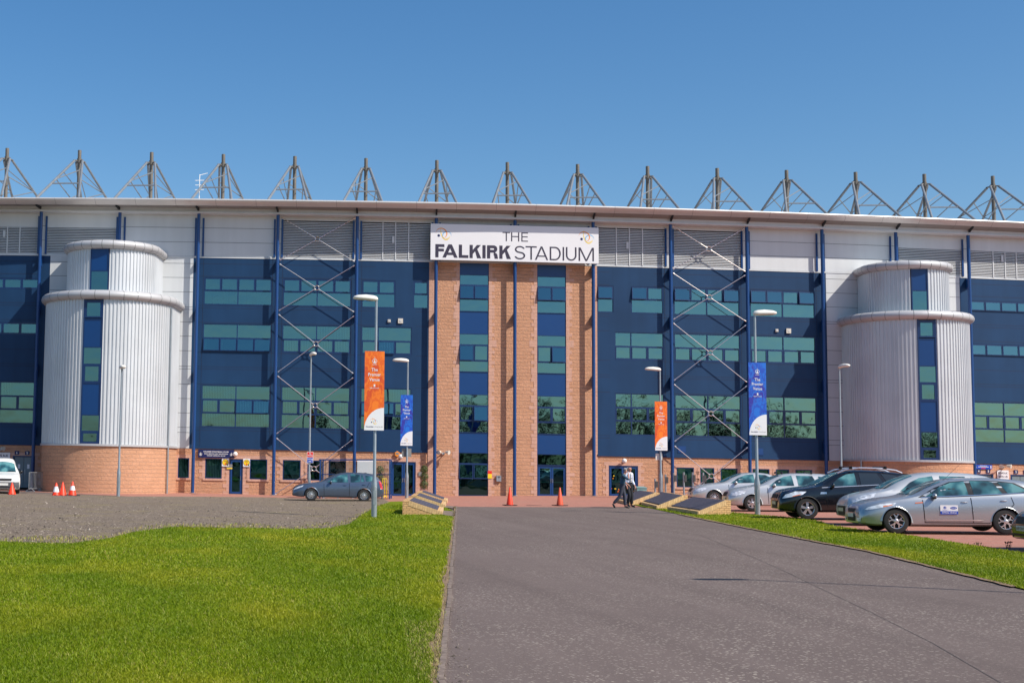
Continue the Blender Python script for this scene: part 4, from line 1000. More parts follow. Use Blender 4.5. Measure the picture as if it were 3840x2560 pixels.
for (ua, ub), lb in (((.345, .432), 'square white sign with yellow disc left of the left glass door'), ((.61, .695), 'square white sign with yellow disc right of the left glass door')):
    wall_sign('disc_sign', lb, 'sign', bx(2, ua), bx(2, ub), 1.50, 1.98, .03, [signw, yel, blk, redm], d_yel, .02, 'yellow disc signs', 'emblem')
def d_rows(a, b):
    def f(t, mp, W, H): add_text(t, a, mp, W*.1, H*.57, W*.8, H*.24, 1, .03); add_text(t, b, mp, W*.1, H*.17, W*.8, H*.24, 1, .03)
    return f
wall_sign('rows_sign', 'white sign reading ROWS A-X SEATS 96-189 at the left edge', 'sign', bx(-1, .45), bx(-1, .685), 1.49, 2.07, .03, [signw, ink], d_rows('ROWS A-X', 'SEATS 96-189'), .02, 'white row and seat signs')
wall_sign('rows_sign', 'white sign reading ROWS A-X SEATS 1-95 behind the silver estate', 'sign', bx(12, .345), bx(12, .505), 1.60, 2.15, .03, [signw, ink], d_rows('ROWS A-X', 'SEATS 1-95'), .02, 'white row and seat signs')
for k, u, n_ in ((-1, .77, '6'), (-1, .90, '5'), (12, .091, '4'), (12, .224, '3'), (12, .611, '2'), (12, .745, '1')):
    wall_sign('door_number', {'6': 'navy plate numbered 6 above the left leaf at the far left', '5': 'navy plate numbered 5 above the right leaf at the far left', '4': 'navy plate numbered 4 under the royal blue strip sign', '3': 'navy plate numbered 3 right of plate 4', '2': 'navy plate numbered 2 right of the white seats sign', '1': 'navy plate numbered 1 at the right edge'}[n_], 'sign', bx(k, u)-.13, bx(k, u)+.13, 1.96, 2.18, .0, [navy, whitep],
              lambda t, mp, W, H: add_text(t, n_, mp, W*.33, H*.2, W*(.34 if n_ != '1' else .14), H*.6, 1, .02), .03, 'navy door number plates')
def d_cnt(t, mp, W, H):
    for (a, b, c, d, m_) in ((.3, .7, .72, .8, 1), (.2, .8, .45, .56, 1), (.38, .62, .16, .3, 2), (.04, .11, .2, .6, 1), (.9, .95, .2, .8, 1)): t.poly([mp(W*a, H*c), mp(W*b, H*c), mp(W*b, H*d), mp(W*a, H*d)], m_)
wall_sign('sponsor_sign', 'royal blue strip sign above steel doors four and three', 'sign', bx(12, .034), bx(12, .277), 2.2, 2.46, .03, [bluesg, whitep, redm], d_cnt, .03, None, 'markings')
def d_no(t, mp, W, H): pass
def mount(name, label, cat, xy, w_, h_, mats, draw=None, o=.0, th=.03, group=None, part='markings'):
    X_, z = fac(*xy); return wall_sign(name, label, cat, X_-w_/2, X_+w_/2, z-h_/2, z+h_/2, o, mats, draw, th, group, part)
mount('warning_sign', 'small red and yellow notice beside the left glazed strip', 'sign', (1125, 1089.4), .24, .44, [redm, yel], lambda t, mp, W, H: t.poly([mp(0, 0), mp(W, 0), mp(W, H*.6), mp(0, H*.6)], 1), .02, .02)
def d_board(t, mp, W, H):
    swirl(t, mp, W*.38, H*.12, W*.3, (1, 1, 1, 1))
mount('notice_board', 'white board with a small dark emblem behind the parked blue estate', 'sign', (841, 1078), 1.05, 1.1, [signw, ink], d_board, .03, .05)
mount('wall_notice', 'small grey notice beside the left entrance doors', 'sign', (973.5-8.5, 1088), .2, .24, [greym, signw], None, .02, .02)
mount('opening_notice', 'small grey and yellow plate under the left yellow disc sign', 'sign', (527.5, 1071), .32, .28, [greym, yel], lambda t, mp, W, H: t.poly([mp(0, 0), mp(W, 0), mp(W, H*.25), mp(0, H*.25)], 1), .02, .02)
mount('exit_notice', 'small green emergency notice left of steel door six', 'sign', (22, 1068), .2, .32, [whitep, plain('green', (.02, .25, .12), .5)], lambda t, mp, W, H: t.poly([mp(0, H*.35), mp(W, H*.35), mp(W, H), mp(0, H)], 1), .02, .02)
# wall lights, alarm box, floodlights, letter box
for xy, lb in (((541.7, 1042.5), 'white globe wall light right of the navy reception sign'), ((920.6, 1048), 'white globe wall light over the left entrance doors'), ((1432.6, 1058), 'white globe wall light above the two walking men')):
    X_, z = fac(*xy); mb = MB(); r = empty('globe_light', fpt(X_, z, .0), 0, lb, 'wall light', 'white globe wall lights')
    c0 = Vector(fpt(X_, z, .25))-Vector(r.location); mb.ball(c0, .14, 18); g = mb.build('globe', whitep, r, True)
    mb = MB(); mb.tube((0, 0, -.05), c0+Vector((0, 0, -.1)), .04); mb.tube((0, 0.02, -.05), Vector(fpt(X_, z-.05, .05))-Vector(r.location), .08, n=12); mb.build('bracket', galv, r)
X_, z = fac(912.6, 1042); r = empty('alarm_box', fpt(X_, z, 0), 0, 'orange hexagonal alarm box above the left entrance doors', 'alarm box')
mb = MB(); n = 6; A = [fpt(X_+.16*math.cos(math.pi/6+i*math.pi/3), z+.17*math.sin(math.pi/6+i*math.pi/3), .12) for i in range(6)]; B = [fpt(X_+.16*math.cos(math.pi/6+i*math.pi/3), z+.17*math.sin(math.pi/6+i*math.pi/3), .0) for i in range(6)]
mb.poly(A); [mb.poly([B[i], B[(i+1) % 6], A[(i+1) % 6], A[i]]) for i in range(6)]; mb2 = MB(); mb2.fbox(X_-.09, X_+.09, z-.03, z+.08, .12, .13)
for m_, nm, mt in ((mb, 'case', org), (mb2, 'front_plate', greym)): o_ = m_.build(nm, mt); o_.parent = r; o_.matrix_parent_inverse = Matrix.Translation(-r.location)
def floodpair(k, X_, z, lb):
    r = empty('floodlight', fpt(X_, z, 0), 0, lb, 'floodlight', 'twin wall floodlights')
    for s in (-1, 1):
        mb = MB(); a = Vector(fpt(X_+s*.06, z-.02, .05)); b = Vector(fpt(X_+s*.2, z+.08, .38)); mb.tube(a, b, .03); mb.tube(b-Vector((s*.05, -.06, .0)), b+Vector((s*.12, -.12, -.04)), .06, .13, n=14)
        o_ = mb.build('lamp_head', MATS['cream'], None, True); o_.parent = r; o_.matrix_parent_inverse = Matrix.Translation(-r.location)
    mb = MB(); mb.fbox(X_-.08, X_+.08, z-.08, z+.05, 0, .07); o_ = mb.build('bracket', galv); o_.parent = r; o_.matrix_parent_inverse = Matrix.Translation(-r.location)
X_, z = fac(1018, 1040.5); floodpair(5, X_, z, 'pair of cream floodlights on the stone wall left of the entrance strip')
X_, z = fac(2304, 1062-11); floodpair(12, bx(12, .425), 2.34, 'pair of cream floodlights above the white seats sign on the right')
floodpair(-1, bx(-1, .56), 2.25, 'pair of floodlights above the white seats sign at the left edge')
X_, z = fac(1145.6, 1098.4); r = wall_sign('letter_box', 'grey steel letter box on the stone wall right of the left glazed strip', 'letter box', X_-.14, X_+.14, z-.17, z+.17, 0, [galv, dark, whitep],
    lambda t, mp, W, H: (t.poly([mp(W*.2, H*.75), mp(W*.8, H*.75), mp(W*.8, H*.86), mp(W*.2, H*.86)], 1), t.poly([mp(W*.45, H*.5), mp(W*.55, H*.5), mp(W*.55, H*.75), mp(W*.45, H*.75)], 1)), .13, None, 'slot')
# star decorations on the right entrance doors
mb = MB(); cols = [yel, redm, sky_b, org]
for i in range(26):
    u = random.choice((random.uniform(.23, .355), random.uniform(.42, .55))); z = random.choice((random.uniform(.3, .65), random.uniform(1.15, 1.85))); X_ = bx(7, u); rr = random.uniform(.025, .06); mi = random.randrange(4)
    mb.poly([fpt(X_+(rr if j % 2 else rr*.45)*math.cos(j*math.pi/5), z+(rr if j % 2 else rr*.45)*math.sin(j*math.pi/5), -.064) for j in range(10)], mi)
o_ = mb.build('star_stickers', cols); o_.parent = ST; o_.matrix_parent_inverse = Matrix.Translation(-Vector(ST.location))
# pale lettering inside the third floor windows
ghost = plain('pale_window_film', (.32, .62, .60), .6)
mb = MB(); X1 = bx(2, .09); W = BB*.83
add_text(mb, 'falkirk', lambda x, z: fpt(X1+x, 11.12+z, -.15), 0, 0, W, 1.05, 0, .04)
o_ = mb.build('window_lettering', ghost); o_.parent = ST; o_.matrix_parent_inverse = Matrix.Translation(-Vector(ST.location))

# ================================================================== LAMP POSTS AND BANNERS
def lamp(xb, yb, yt, head_dx, lb, toward=False, rt=.055, rb=.1, hl=.85, Y=None):
    p = gcol(xb, Y) if Y else gnd(xb, yb); H = z_at(p, yt); r = empty('lamp_post', p, 0, lb, 'street lamp', 'grey street lamps')
    mb = MB(); mb.lathe([(rb, -.05), (rb, 1.05), (rb*1.04, 1.2), (rt*1.05, 1.45), (rt*.8, H-.05), (0, H-.05)], n=20); po = mb.build('pole', galv, r, True, ang=50)
    mb = MB(); mb.box((-.045, -rb-.006, .45), (.045, -rb+.02, .95)); mb.build('access_door', galv, po)
    mb = MB(); s = 1 if head_dx > 0 else -1
    # streamlined lantern, long axis x, built from sections
    L = hl; secs = []
    for t, hw, zt, zb in ((-.06, .05, .04, -.05), (0, .11, .10, -.07), (.15, .14, .13, -.08), (.45, .16, .14, -.085), (.8, .15, .10, -.08), (.95, .10, .05, -.065), (1.0, .03, .0, -.04)):
        ring = []
        for j in range(12):
            a = 2*math.pi*j/12; y = hw*math.cos(a); z = (zt if math.sin(a) > 0 else -zb)*math.sin(a); ring.append((t*L, y, z))
        secs.append(ring)
    R_ = Matrix.Rotation(0 if s > 0 else math.pi, 3, 'Z') if not toward else Matrix.Rotation(-math.pi/2+.15, 3, 'Z')
    T_ = Matrix.Rotation(-.06, 3, 'Y')
    tf = lambda q: tuple(R_ @ (T_ @ Vector(q))+Vector((0, 0, H)))
    for a, b in zip(secs, secs[1:]):
        for j in range(12): mb.poly([tf(a[j]), tf(a[(j+1) % 12]), tf(b[(j+1) % 12]), tf(b[j])])
    mb.poly([tf(q) for q in secs[0]]); mb.poly([tf(q) for q in secs[-1]])
    hd = mb.build('lamp_head', headm, r, True, ang=60)
    mb = MB(); n = 14; mb.poly([tf((L*(.5+.38*math.cos(2*math.pi*i/n)), .11*math.sin(2*math.pi*i/n), -.088)) for i in range(n)]); mb.build('lens', glassc, hd)
    return p, H, r
L1 = lamp(859, 1188, 687, -1, 'tall grey street lamp carrying the nearest orange banner on the left lawn')
L2 = lamp(934, 1143, 829, -1, 'grey street lamp carrying the blue banner left of the stone entrance')
L3 = lamp(709.5, 1136, 816, -1, 'slim grey street lamp with red and blue parking sign behind the blue estate', True, .05, .08, Y=72.5)
L4 = lamp(271.5, 1141, 846, -1, 'grey street lamp in front of the left silver stair tower', True, .05, .09, Y=69.)
L5 = lamp(1740, 1182, 720, 1, 'grey street lamp carrying the blue banner on the right verge')
L6 = lamp(1518, 1137, 849, -1, 'grey street lamp carrying the small orange banner right of the entrance', Y=74.)
L7 = lamp(1934, 1141, 843, -1, 'slim grey street lamp in front of the right silver stair tower', True, .05, .08, Y=70.)
# the lamp outside the frame whose shadow crosses the road
sh = gnd(1785, 1332); Hh = 7.6
px_, py_ = sh[0]+math.sin(SUN_A)*Hh, sh[1]-math.cos(SUN_A)*Hh
def lampat(x, y, H, lb):
    p = (x, y, gz(x)); r = empty('lamp_post', p, 0, lb, 'street lamp', 'grey street lamps'); c = None
    for ch in L1[2].children: copy_tree(ch, r)
    return r
lampat(px_-.2, py_, Hh, 'tall grey street lamp on the right verge whose shadow crosses the road')
def bannermat(name, c_a, c_b, c_c):
    m, t, b = nmat(name); b.inputs['Roughness'].default_value = .5
    tc = t.nodes.new('ShaderNodeTexCoord'); n = noise(t, tc.outputs['Object'], 2.6, 3, .55, (1, 1, .6))
    t.links.new(ramp(t, n, [(.38, c_a), (.47, c_b), (.52, c_a), (.6, c_c), (.7, c_b)]), b.inputs['Base Color']); return m
bor = bannermat('banner_orange', (.88, .20, .012), (.74, .11, .01), (.62, .07, .012)); bbl = bannermat('banner_blue', (.008, .15, .62), (.01, .06, .45), (.03, .02, .30))
def banner(lp, x1, x2, y1, y2, mat, lb):
    p, H, _ = lp; ppm = None
    zt, zb = z_at(p, y1), z_at(p, y2); hh = zt-zb; xc = proj((p[0], p[1], p[2]+(zt+zb)/2))[0]
    a = proj((p[0]-.5, p[1], p[2]+zt))[0]; b = proj((p[0]+.5, p[1], p[2]+zt))[0]; sc = b-a
    X1, X2 = (x1-xc)/sc, (x2-xc)/sc; W = X2-X1
    r = empty('banner', (p[0], p[1], p[2]+zb), 0, lb, 'banner', 'tall lamp post banners'); yb = -.11
    mb = MB(); mb.box((X1, yb, 0), (X2, yb+.03, hh)); mb.build('panel', mat, r)
    mp = lambda x, z, e=.004: (X1+x, yb-e, z)
    t = MB(); rx = W*1.0; rz = hh*.285; n = 20
    t.poly([mp(W, 0, .003)]+[mp(W-rx*math.sin(math.pi/2*i/n), rz*math.cos(math.pi/2*i/n)*1.0, .003) for i in range(n+1)][::-1], 0)
    t.build('white_corner', signw, r)
    t = MB()
    add_text(t, 'The', mp, W*.34, hh*.745, W*.32, hh*.042, 0, .008); add_text(t, 'Premier', mp, W*.18, hh*.683, W*.64, hh*.042, 0, .008); add_text(t, 'Venue', mp, W*.24, hh*.62, W*.52, hh*.042, 0, .008)
    cx, cz, rr = W*.5, hh*.875, W*.12
    t.poly([mp(cx-rr*.5, cz-rr*.7), mp(cx+rr*.5, cz-rr*.7), mp(cx+rr*.15, cz+rr*.2), mp(cx, cz+rr*2), mp(cx-rr*.15, cz+rr*.2)], 0)
    for i in range(16): a, b = 2*math.pi*i/16, 2*math.pi*(i+1)/16; t.poly([mp(cx+rr*math.cos(a), cz+rr*math.sin(a)), mp(cx+rr*math.cos(b), cz+rr*math.sin(b)), mp(cx+rr*.84*math.cos(b), cz+rr*.84*math.sin(b)), mp(cx+rr*.84*math.cos(a), cz+rr*.84*math.sin(a))], 0)
    add_text(t, 'FALKIRK', mp, W*.39, hh*.826, W*.22, hh*.009, 0, .03); add_text(t, 'Falkirk Council', mp, W*.27, hh*.528, W*.46, hh*.012, 0, .02)
    t.poly([mp(W*.46, hh*.55), mp(W*.54, hh*.55), mp(W*.54, hh*.58), mp(W*.46, hh*.58)], 0)
    t.build('lettering', signw, r)
    t = MB(); swirl(t, mp, W*.32, hh*.075, W*.38, (0, 1, 2, 3)); add_text(t, 'FALKIRK', mp, W*.09, hh*.035, W*.40, hh*.017, 3, .03); add_text(t, 'STADIUM', mp, W*.52, hh*.035, W*.42, hh*.017, 4, .0)
    t.build('emblem', [org, yel, sky_b, navy, greym], r)
    t = MB()
    for z in (.06, hh-.06): t.box((-.07, yb+.03, z-.03), (.07, .06, z+.03))
    t.build('clamp', galv, r)
banner(L1, 836.5, 881.5, 807, 988, bor, 'large orange banner reading The Premier Venue on the nearest left lamp post')
banner(L2, 919.5, 947, 907, 1023, bbl, 'small blue banner reading The Premier Venue left of the stone entrance')
banner(L5, 1717.5, 1757.5, 833, 999, bbl, 'large blue banner reading The Premier Venue on the right verge')
banner(L6, 1503, 1531, 922, 1034, bor, 'small orange banner reading The Premier Venue right of the stone entrance')
def pole_sign(lp, name, lb, x1, x2, y1, y2, mats, draw=None, yo=-.09):
    p, H, _ = lp; zt, zb = z_at(p, y1), z_at(p, y2); xc = proj((p[0], p[1], p[2]+zt))[0]; sc = proj((p[0]+.5, p[1], p[2]+zt))[0]-proj((p[0]-.5, p[1], p[2]+zt))[0]
    X1, X2 = (x1-xc)/sc, (x2-xc)/sc; r = empty(name, (p[0], p[1], p[2]+zb), 0, lb, 'sign'); mb = MB(); mb.box((X1, yo, 0), (X2, yo+.02, zt-zb)); mb.build('plate', mats[0], r)
    if draw: t = MB(); draw(t, lambda x, z, e=.004: (X1+x, yo-e, z), X2-X1, zt-zb); t.build('markings', mats, r)
def d_park(t, mp, W, H):
    q = lambda a, b, c, d, mi, e: t.poly([mp(W*a, H*c, e), mp(W*b, H*c, e), mp(W*b, H*d, e), mp(W*a, H*d, e)], mi)
    q(.05, .95, .03, .47, 2, .003); q(.05, .95, .51, .97, 1, .003); m2 = lambda x, z: mp(x, z, .006)
    add_text(t, 'No', m2, W*.35, H*.78, W*.3, H*.12, 0, .03); add_text(t, 'Parking', m2, W*.12, H*.6, W*.76, H*.13, 0, .03)
    add_text(t, 'Loading', m2, W*.09, H*.28, W*.62, H*.12, 0, .03); add_text(t, 'Area', m2, W*.25, H*.1, W*.4, H*.12, 0, .03)
    t.poly([m2(W*.8, H*.14), m2(W*.86, H*.14), m2(W*.86, H*.3), m2(W*.92, H*.3), m2(W*.83, H*.42), m2(W*.74, H*.3), m2(W*.8, H*.3)], 0)
pole_sign(L3, 'parking_sign', 'red No Parking and blue Loading Area sign on the slim lamp post', 705, 719.5, 1037, 1062.5, [signw, redm, bluesg], d_park)
pole_sign(L2, 'sign_back', 'grey back of a sign on the lamp post under the small blue banner', 923.5, 945.5, 1029.5, 1049, [greym], None, .07)
pole_sign(L6, 'sign_back', 'pale grey back of a sign on the lamp post under the small orange banner', 1507, 1522, 1041, 1056, [headm], None, .07)

# ================================================================== CONES, WEDGES, POSTS, PLANTS, SHELTER
def cone(xb, yb, yt, mat, lb, stripe=None, plate=.26, rb=.15):
    p = gcol(xb, 68.5) if xb < 200 else gnd(xb, yb); H = z_at(p, yt); r = empty('traffic_cone', p, random.uniform(0, .6), lb, 'traffic cone', 'orange traffic cones')
    mb = MB(); mb.lathe([(rb*1.08, .02), (rb, .06), (.03, H*.985), (.02, H), (0, H)], n=20); c_ = mb.build('cone_body', mat, r, True)
    mb = MB(); mb.box((-plate, -plate, 0), (plate, plate, .03)); mb.build('base', rubber if plate > .2 else mat, r)
    if stripe:
        a, b, mt = stripe; f = lambda t: rb+(.03-rb)*((t*H-.06)/(H*.985-.06))+.004
        mb = MB(); mb.lathe([(f(a), a*H), (f(b), b*H)], n=20); mb.build('sleeve', mt, c_, True)
cone(1171, 1160, 1118, orangec, 'bright orange cone on a black base, centre of the paving, left one', rb=.15, plate=.27)
cone(1286, 1160.5, 1119, orangeb, 'faded orange cone on a black base in front of the glass entrance doors', rb=.15, plate=.26)
cone(27, 1140, 1107.5, orangec, 'plain orange cone in front of the white van', plate=.17, rb=.19)
cone(128.5, 1140, 1108, orangec, 'orange cone with wide cream sleeve, left of the three by the stair tower', (.26, .70, signw), .17, .19)
cone(143.5, 1139.5, 1106.5, orangec, 'plain orange cone, middle of the three by the left stair tower', None, .17, .19)
cone(166, 1138.5, 1105, orangec, 'orange cone with white sleeve on a black base, right of three by the tower', (.38, .68, signw), .38, .2)
def wedge(A, B, C, H, hl, lb, far_scale=1.):
    """A low far, B low near, C high near (world xy); slab slopes from the low edge A-B up to the high edge"""
    A, B, C = (Vector((q[0], q[1], gz(q[0]))) for q in (A, B, C)); Dd = A+(C-B); up = Vector((0, 0, 1))
    r = empty('memorial_wedge', B, 0, lb, 'memorial', 'brick memorial wedges with slate tops'); off_ = -Vector(B); e = (C-B); L = e.length; en = e/L; dn = (A-B).normalized(); Dl = (A-B).length
    def P(u, v, z): q = B+en*u+dn*v; return (q.x+off_.x, q.y+off_.y, gz(q.x)-B.z+z)
    fl = L-.24
    mb = MB()
    def prism(mb, v0, v1, top, sink=-.3):
        xs = [0, fl, L]; zs = [top(0), top(fl), top(L)]
        for v, s in ((v0, 1), (v1, -1)):
            pts = [P(0, v, sink), P(L, v, sink), P(L, v, zs[2]), P(fl, v, zs[1]), P(0, v, zs[0])]; uv = [(0, sink), (L, sink), (L, zs[2]), (fl, zs[1]), (0, zs[0])]
            mb.poly(pts if s > 0 else pts[::-1], 0, uv if s > 0 else uv[::-1])
        for (xa, za), (xb_, zb_) in zip(list(zip(xs, zs)), list(zip(xs, zs))[1:]): mb.poly([P(xa, v0, za), P(xb_, v0, zb_), P(xb_, v1, zb_), P(xa, v1, za)], 0, [(v0, xa), (v0, xb_), (v1, xb_), (v1, xa)])
        mb.poly([P(L, v0, sink), P(L, v1, sink), P(L, v1, zs[2]), P(L, v0, zs[2])], 0, [(v0, sink), (v1, sink), (v1, zs[2]), (v0, zs[2])])
        mb.poly([P(0, v1, sink), P(0, v0, sink), P(0, v0, zs[0]), P(0, v1, zs[0])], 0, [(v1, sink), (v0, sink), (v0, zs[0]), (v1, zs[0])])
    top = lambda u: hl+(H-hl)*min(u/fl, 1)
    prism(mb, 0, Dl, top); mb.build('brick_base', ybrick, r, recalc=True)
    sl_ = MB(); a, b, c, d = P(.16, .13, top(.16)+.006), P(fl-.02, .13, top(fl-.02)+.006), P(fl-.02, Dl-.13, top(fl-.02)+.006), P(.16, Dl-.13, top(.16)+.006)
    up_ = lambda q: (q[0], q[1], q[2]+.02); sl_.poly([up_(a), up_(b), up_(c), up_(d)], 0, [(.13, 0), (.13, fl), (Dl, fl), (Dl, 0)])
    for q, s in ((a, b), (b, c), (c, d), (d, a)): sl_.poly([q, s, up_(s), up_(q)])
    sl_.build('slate_slab', slate, r, recalc=True)
    sd = MB(); n = int(fl/.085)      # soldier course along the raking edge
    for i in range(n):
        u0, u1 = fl*i/n+.006, fl*(i+1)/n-.006; sd.hexa([P(u0+.03, -.012, top(u0)-.17), P(u1+.03, -.012, top(u1)-.17), P(u1+.03, .1, top(u1)-.17), P(u0+.03, .1, top(u0)-.17), P(u0, -.012, top(u0)+.012), P(u1, -.012, top(u1)+.012), P(u1, .1, top(u1)+.012), P(u0, .1, top(u0)+.012)])
    sd.build('soldier_course', plain('yellow_brick_face', (.60, .40, .20), .85, 0, .2, 9) if 'yellow_brick_face' not in MATS else MATS['yellow_brick_face'], r)
    kb = MB(); kb.hexa([P(-.02, .0, -.2), P(.15, .0, -.2), P(.15, Dl, -.2), P(-.02, Dl, -.2), P(-.02, .0, hl+.02), P(.15, .0, hl+.03), P(.15, Dl, hl+.03), P(-.02, Dl, hl+.02)]); kb.build('toe_kerb', MATS['yellow_brick_face'], r)
    return r
A, B, C = (gnd(1533.4, 1171.4), gnd(1604, 1182.6), gnd(1679, 1181.2))
eR = Vector(C-B); 
Cr = B+np.array(eR)*1.0
wedge(A, B, Cr, .53, .13, 'nearest slate topped brick memorial right of the path with a weathered slab')
B2 = gnd(1509.3, 1168.4); A2 = gnd(1464.5, 1156.8); wedge(A2, B2, B2+np.array(eR)*1.05, .55, .12, 'middle slate topped brick memorial right of the path')
B3 = gnd(1447, 1159.2); A3 = gnd(1414, 1152); wedge(A3, B3, B3+np.array(eR)*1.1, .55, .12, 'farthest slate topped brick memorial right of the path, behind the two men')
# left group (low edge to the right, so mirrored)
def dirv(a, b): v = np.array(b)-np.array(a); return v/np.linalg.norm(v[:2])
LB1 = gnd(1014, 1182); LC1 = gcol(924.5, LB1[1]+.02); vd = LC1-LB1; ax = gnd(1026.5, 1155)-gnd(1016.6, 1182); ax = ax/np.linalg.norm(ax[:2])
wedge(LB1+ax*4.6, LB1, LC1, .52, .12, 'nearest slate topped brick memorial left of the path')
LB2 = gnd(1021, 1165.5); wedge(LB2+ax*4.4, LB2, LB2+vd, .52, .12, 'middle slate topped brick memorial left of the path')
LB3 = gnd(1026, 1155); wedge(LB3+ax*3.6, LB3, LB3+vd, .52, .12, 'farthest slate topped brick memorial left of the path')
for i, (x, yb, yt, lb) in enumerate(((1505, 1143, 1099, 'short steel ticket post just left of the small orange banner lamp'), (1529, 1142, 1089, 'steel ticket post just right of the small orange banner lamp'), (1548, 1143, 1085, 'steel ticket post half hidden behind the blue column'), (1571, 1145, 1084, 'steel ticket post in front of the pale ground floor window'), (1591.5, 1147, 1084, 'steel ticket post above the nearest right memorial'), (1619, 1148, 1085, 'leaning steel ticket post in front of the silver saloon'))):
    p = gcol(x, 76. if x < 1560 else 71.); H = z_at(p, yt); r = empty('ticket_post', p, 0, lb, 'post', 'steel ticket posts'); mb = MB(); lean = .06 if i == 5 else 0.
    mb.tube((0, 0, -.05), (-lean*H, 0, H), .05, n=12); mb.build('post', galv, r, True)
    mb = MB(); mb.box((.0-lean*H*.8, -.09, H-.50), (.13-lean*H*.8, .07, H-.14)); mb.build('reader_box', MATS['case_grey'] if 'case_grey' in MATS else plain('case_grey', (.06, .055, .055), .5), r)
leafm = plain('topiary_leaf', (.055, .10, .015), .6, 0, .4, 30)
def topiary(xb, yb, ys, rads, lb):
    p = gcol(xb, 76.6); r = empty('topiary_plant', p, 0, lb, 'potted plant', 'ball topiary plants')
    mb = MB(); mb.lathe([(.0, 0), (.17, 0), (.21, .40), (.19, .40), (.18, .34), (0, .34)], n=20); mb.build('pot', chrome, r, True)
    mb = MB(); mb.tube((0, 0, .3), (0, 0, z_at(p, ys[0])), .02); mb.build('trunk', mastm, r)
    for y, rd in zip(ys, rads):
        mb = MB(); z = z_at(p, y)
        for i in range(700):
            d = Vector(rng.normal(size=3)).normalized(); c = Vector((0, 0, z))+d*rd*random.uniform(.7, 1.05); n = d.orthogonal().normalized(); n = Matrix.Rotation(random.uniform(0, 6.28), 3, d) @ n; m_ = (d.cross(n)+d*random.uniform(-.6, .6)).normalized(); s = .025
            mb.poly([c-n*s, c-m_*s*.6, c+n*s, c+m_*s*.6])
        mb.build('leaf_ball', leafm, r, merge=False)
topiary(974, 1137, (1077, 1094, 1112), (.24, .25, .26), 'three ball topiary in a silver pot left of the stone entrance')
topiary(872, 1138, (1079, 1096.5, 1114), (.25, .26, .26), 'three ball topiary behind the blue shelter and the parked blue estate')
# bus style shelter behind the parked estate
p1 = gcol(894.6, 72.0); zc = z_at(p1, 1055.5); wx = 3.65; base = Vector(p1); r = empty('shelter', base, 0, 'navy framed glass shelter behind the parked blue grey estate car', 'shelter')
dx = Vector((-3.72, 1.2, 0)); dy = Vector((.25, 1.15, 0))
def sq(mb, a, b, h=.05): mb.tube(a, b, h, n=4)
mb = MB(); q = lambda u, v, z: dx*u+dy*v+Vector((0, 0, z+(gz(base.x+(dx*u+dy*v).x)-base.z)))
for u in (0, .98): sq(mb, q(u, 0, -.05), q(u, 0, zc)); sq(mb, q(u, 1, -.05), q(u, 1, zc)); sq(mb, q(u, 0, zc), q(u, 1, zc)); sq(mb, q(u, 0, .18), q(u, 1, .18), .035)
for v in (0, 1): sq(mb, q(0, v, zc), q(1, v, zc)); 
sq(mb, q(0, 1, 1.28), q(1, 1, 1.28), .04); sq(mb, q(0, 1, .2), q(1, 1, .2), .04)
mb.build('frame', bluep, r)
for nm, P_ in (('side_panel', [q(.98, 0, .2), q(.98, 1, .2), q(.98, 1, zc-.1), q(.98, 0, zc-.1)]), ('side_panel', [q(0, 0, .2), q(0, 1, .2), q(0, 1, zc-.1), q(0, 0, zc-.1)]), ('back_panel', [q(0, 1, .25), q(1, 1, .25), q(1, 1, zc-.1), q(0, 1, zc-.1)]), ('roof_panel', [q(0, 0, zc+.06), q(1, 0, zc+.06), q(1, 1, zc+.06), q(0, 1, zc+.06)])):
    mb = MB(); mb.poly(P_); mb.build(nm, glassc if nm != 'side_panel' else glassc, r)
for xb in (1212, 1266, 1321, 1432):
    pp = gcol(xb/S, 73.0); rr = empty('hoop_stand', pp, 0, 'galvanised hoop stand under the blue shelter, '+{1212: 'leftmost under the estate car', 1266: 'second from the left under the estate car', 1321: 'third from the left under the estate car', 1432: 'at the right end beside the blue frame'}[xb], 'cycle stand', 'steel hoop stands')
    mb = MB(); mb.tube((0, 0, -.03), (0, 0, .75), .028); mb.tube((0, 0, .75), (.12, .55, .75), .028); mb.tube((.12, .55, .75), (.12, .55, -.03), .028); mb.build('hoop', galv, rr, True)
pp = gcol(882, 73.8); r = empty('yellow_frame', pp, 0, 'yellow tubular frame behind the rear of the blue estate', 'barrier'); mb = MB()
for z in (.1, 1.05): mb.tube((-.1, 0, z), (.14, .05, z), .025)
for x in (-.1, .0, .14): mb.tube((x, x*.2, 0), (x, x*.2, 1.05), .025)
mb.build('rails', yel, r)
pp = gcol(1471, 76.); r = empty('grit_bin', pp, .05, 'pale teal grit bin behind the two men', 'grit bin'); mb = MB(); mb.box((-.28, -.25, 0), (.28, .25, .5)); mb.build('bin_body', plain('teal_bin', (.16, .30, .31), .5), r)
mb = MB(); mb.hexa([(-.31, -.28, .5), (.31, -.28, .5), (.31, .27, .5), (-.31, .27, .5), (-.31, -.28, .54), (.31, -.28, .54), (.29, .25, .6), (-.29, .25, .6)]); mb.build('lid', MATS['teal_bin'], r)
pp = gcol(84, 76.0); r = empty('crowd_barrier', pp, 1.25, 'grey crowd barrier beside the left steel doors', 'barrier'); mb = MB()
for z in (.15, 1.05): mb.tube((-1, 0, z), (1, 0, z), .02)
for i in range(13): mb.tube((-1+i/6, 0, .15), (-1+i/6, 0, 1.05), .01 if 0 < i < 12 else .02, n=6)
mb.build('rails', galv, r)
for x in (-.8, .8): mb = MB(); mb.tube((x, -.28, 0), (x, .28, 0), .02); mb.tube((x, -.28, 0), (x, 0, .2), .02); mb.tube((x, .28, 0), (x, 0, .2), .02); mb.build('foot', galv, r)
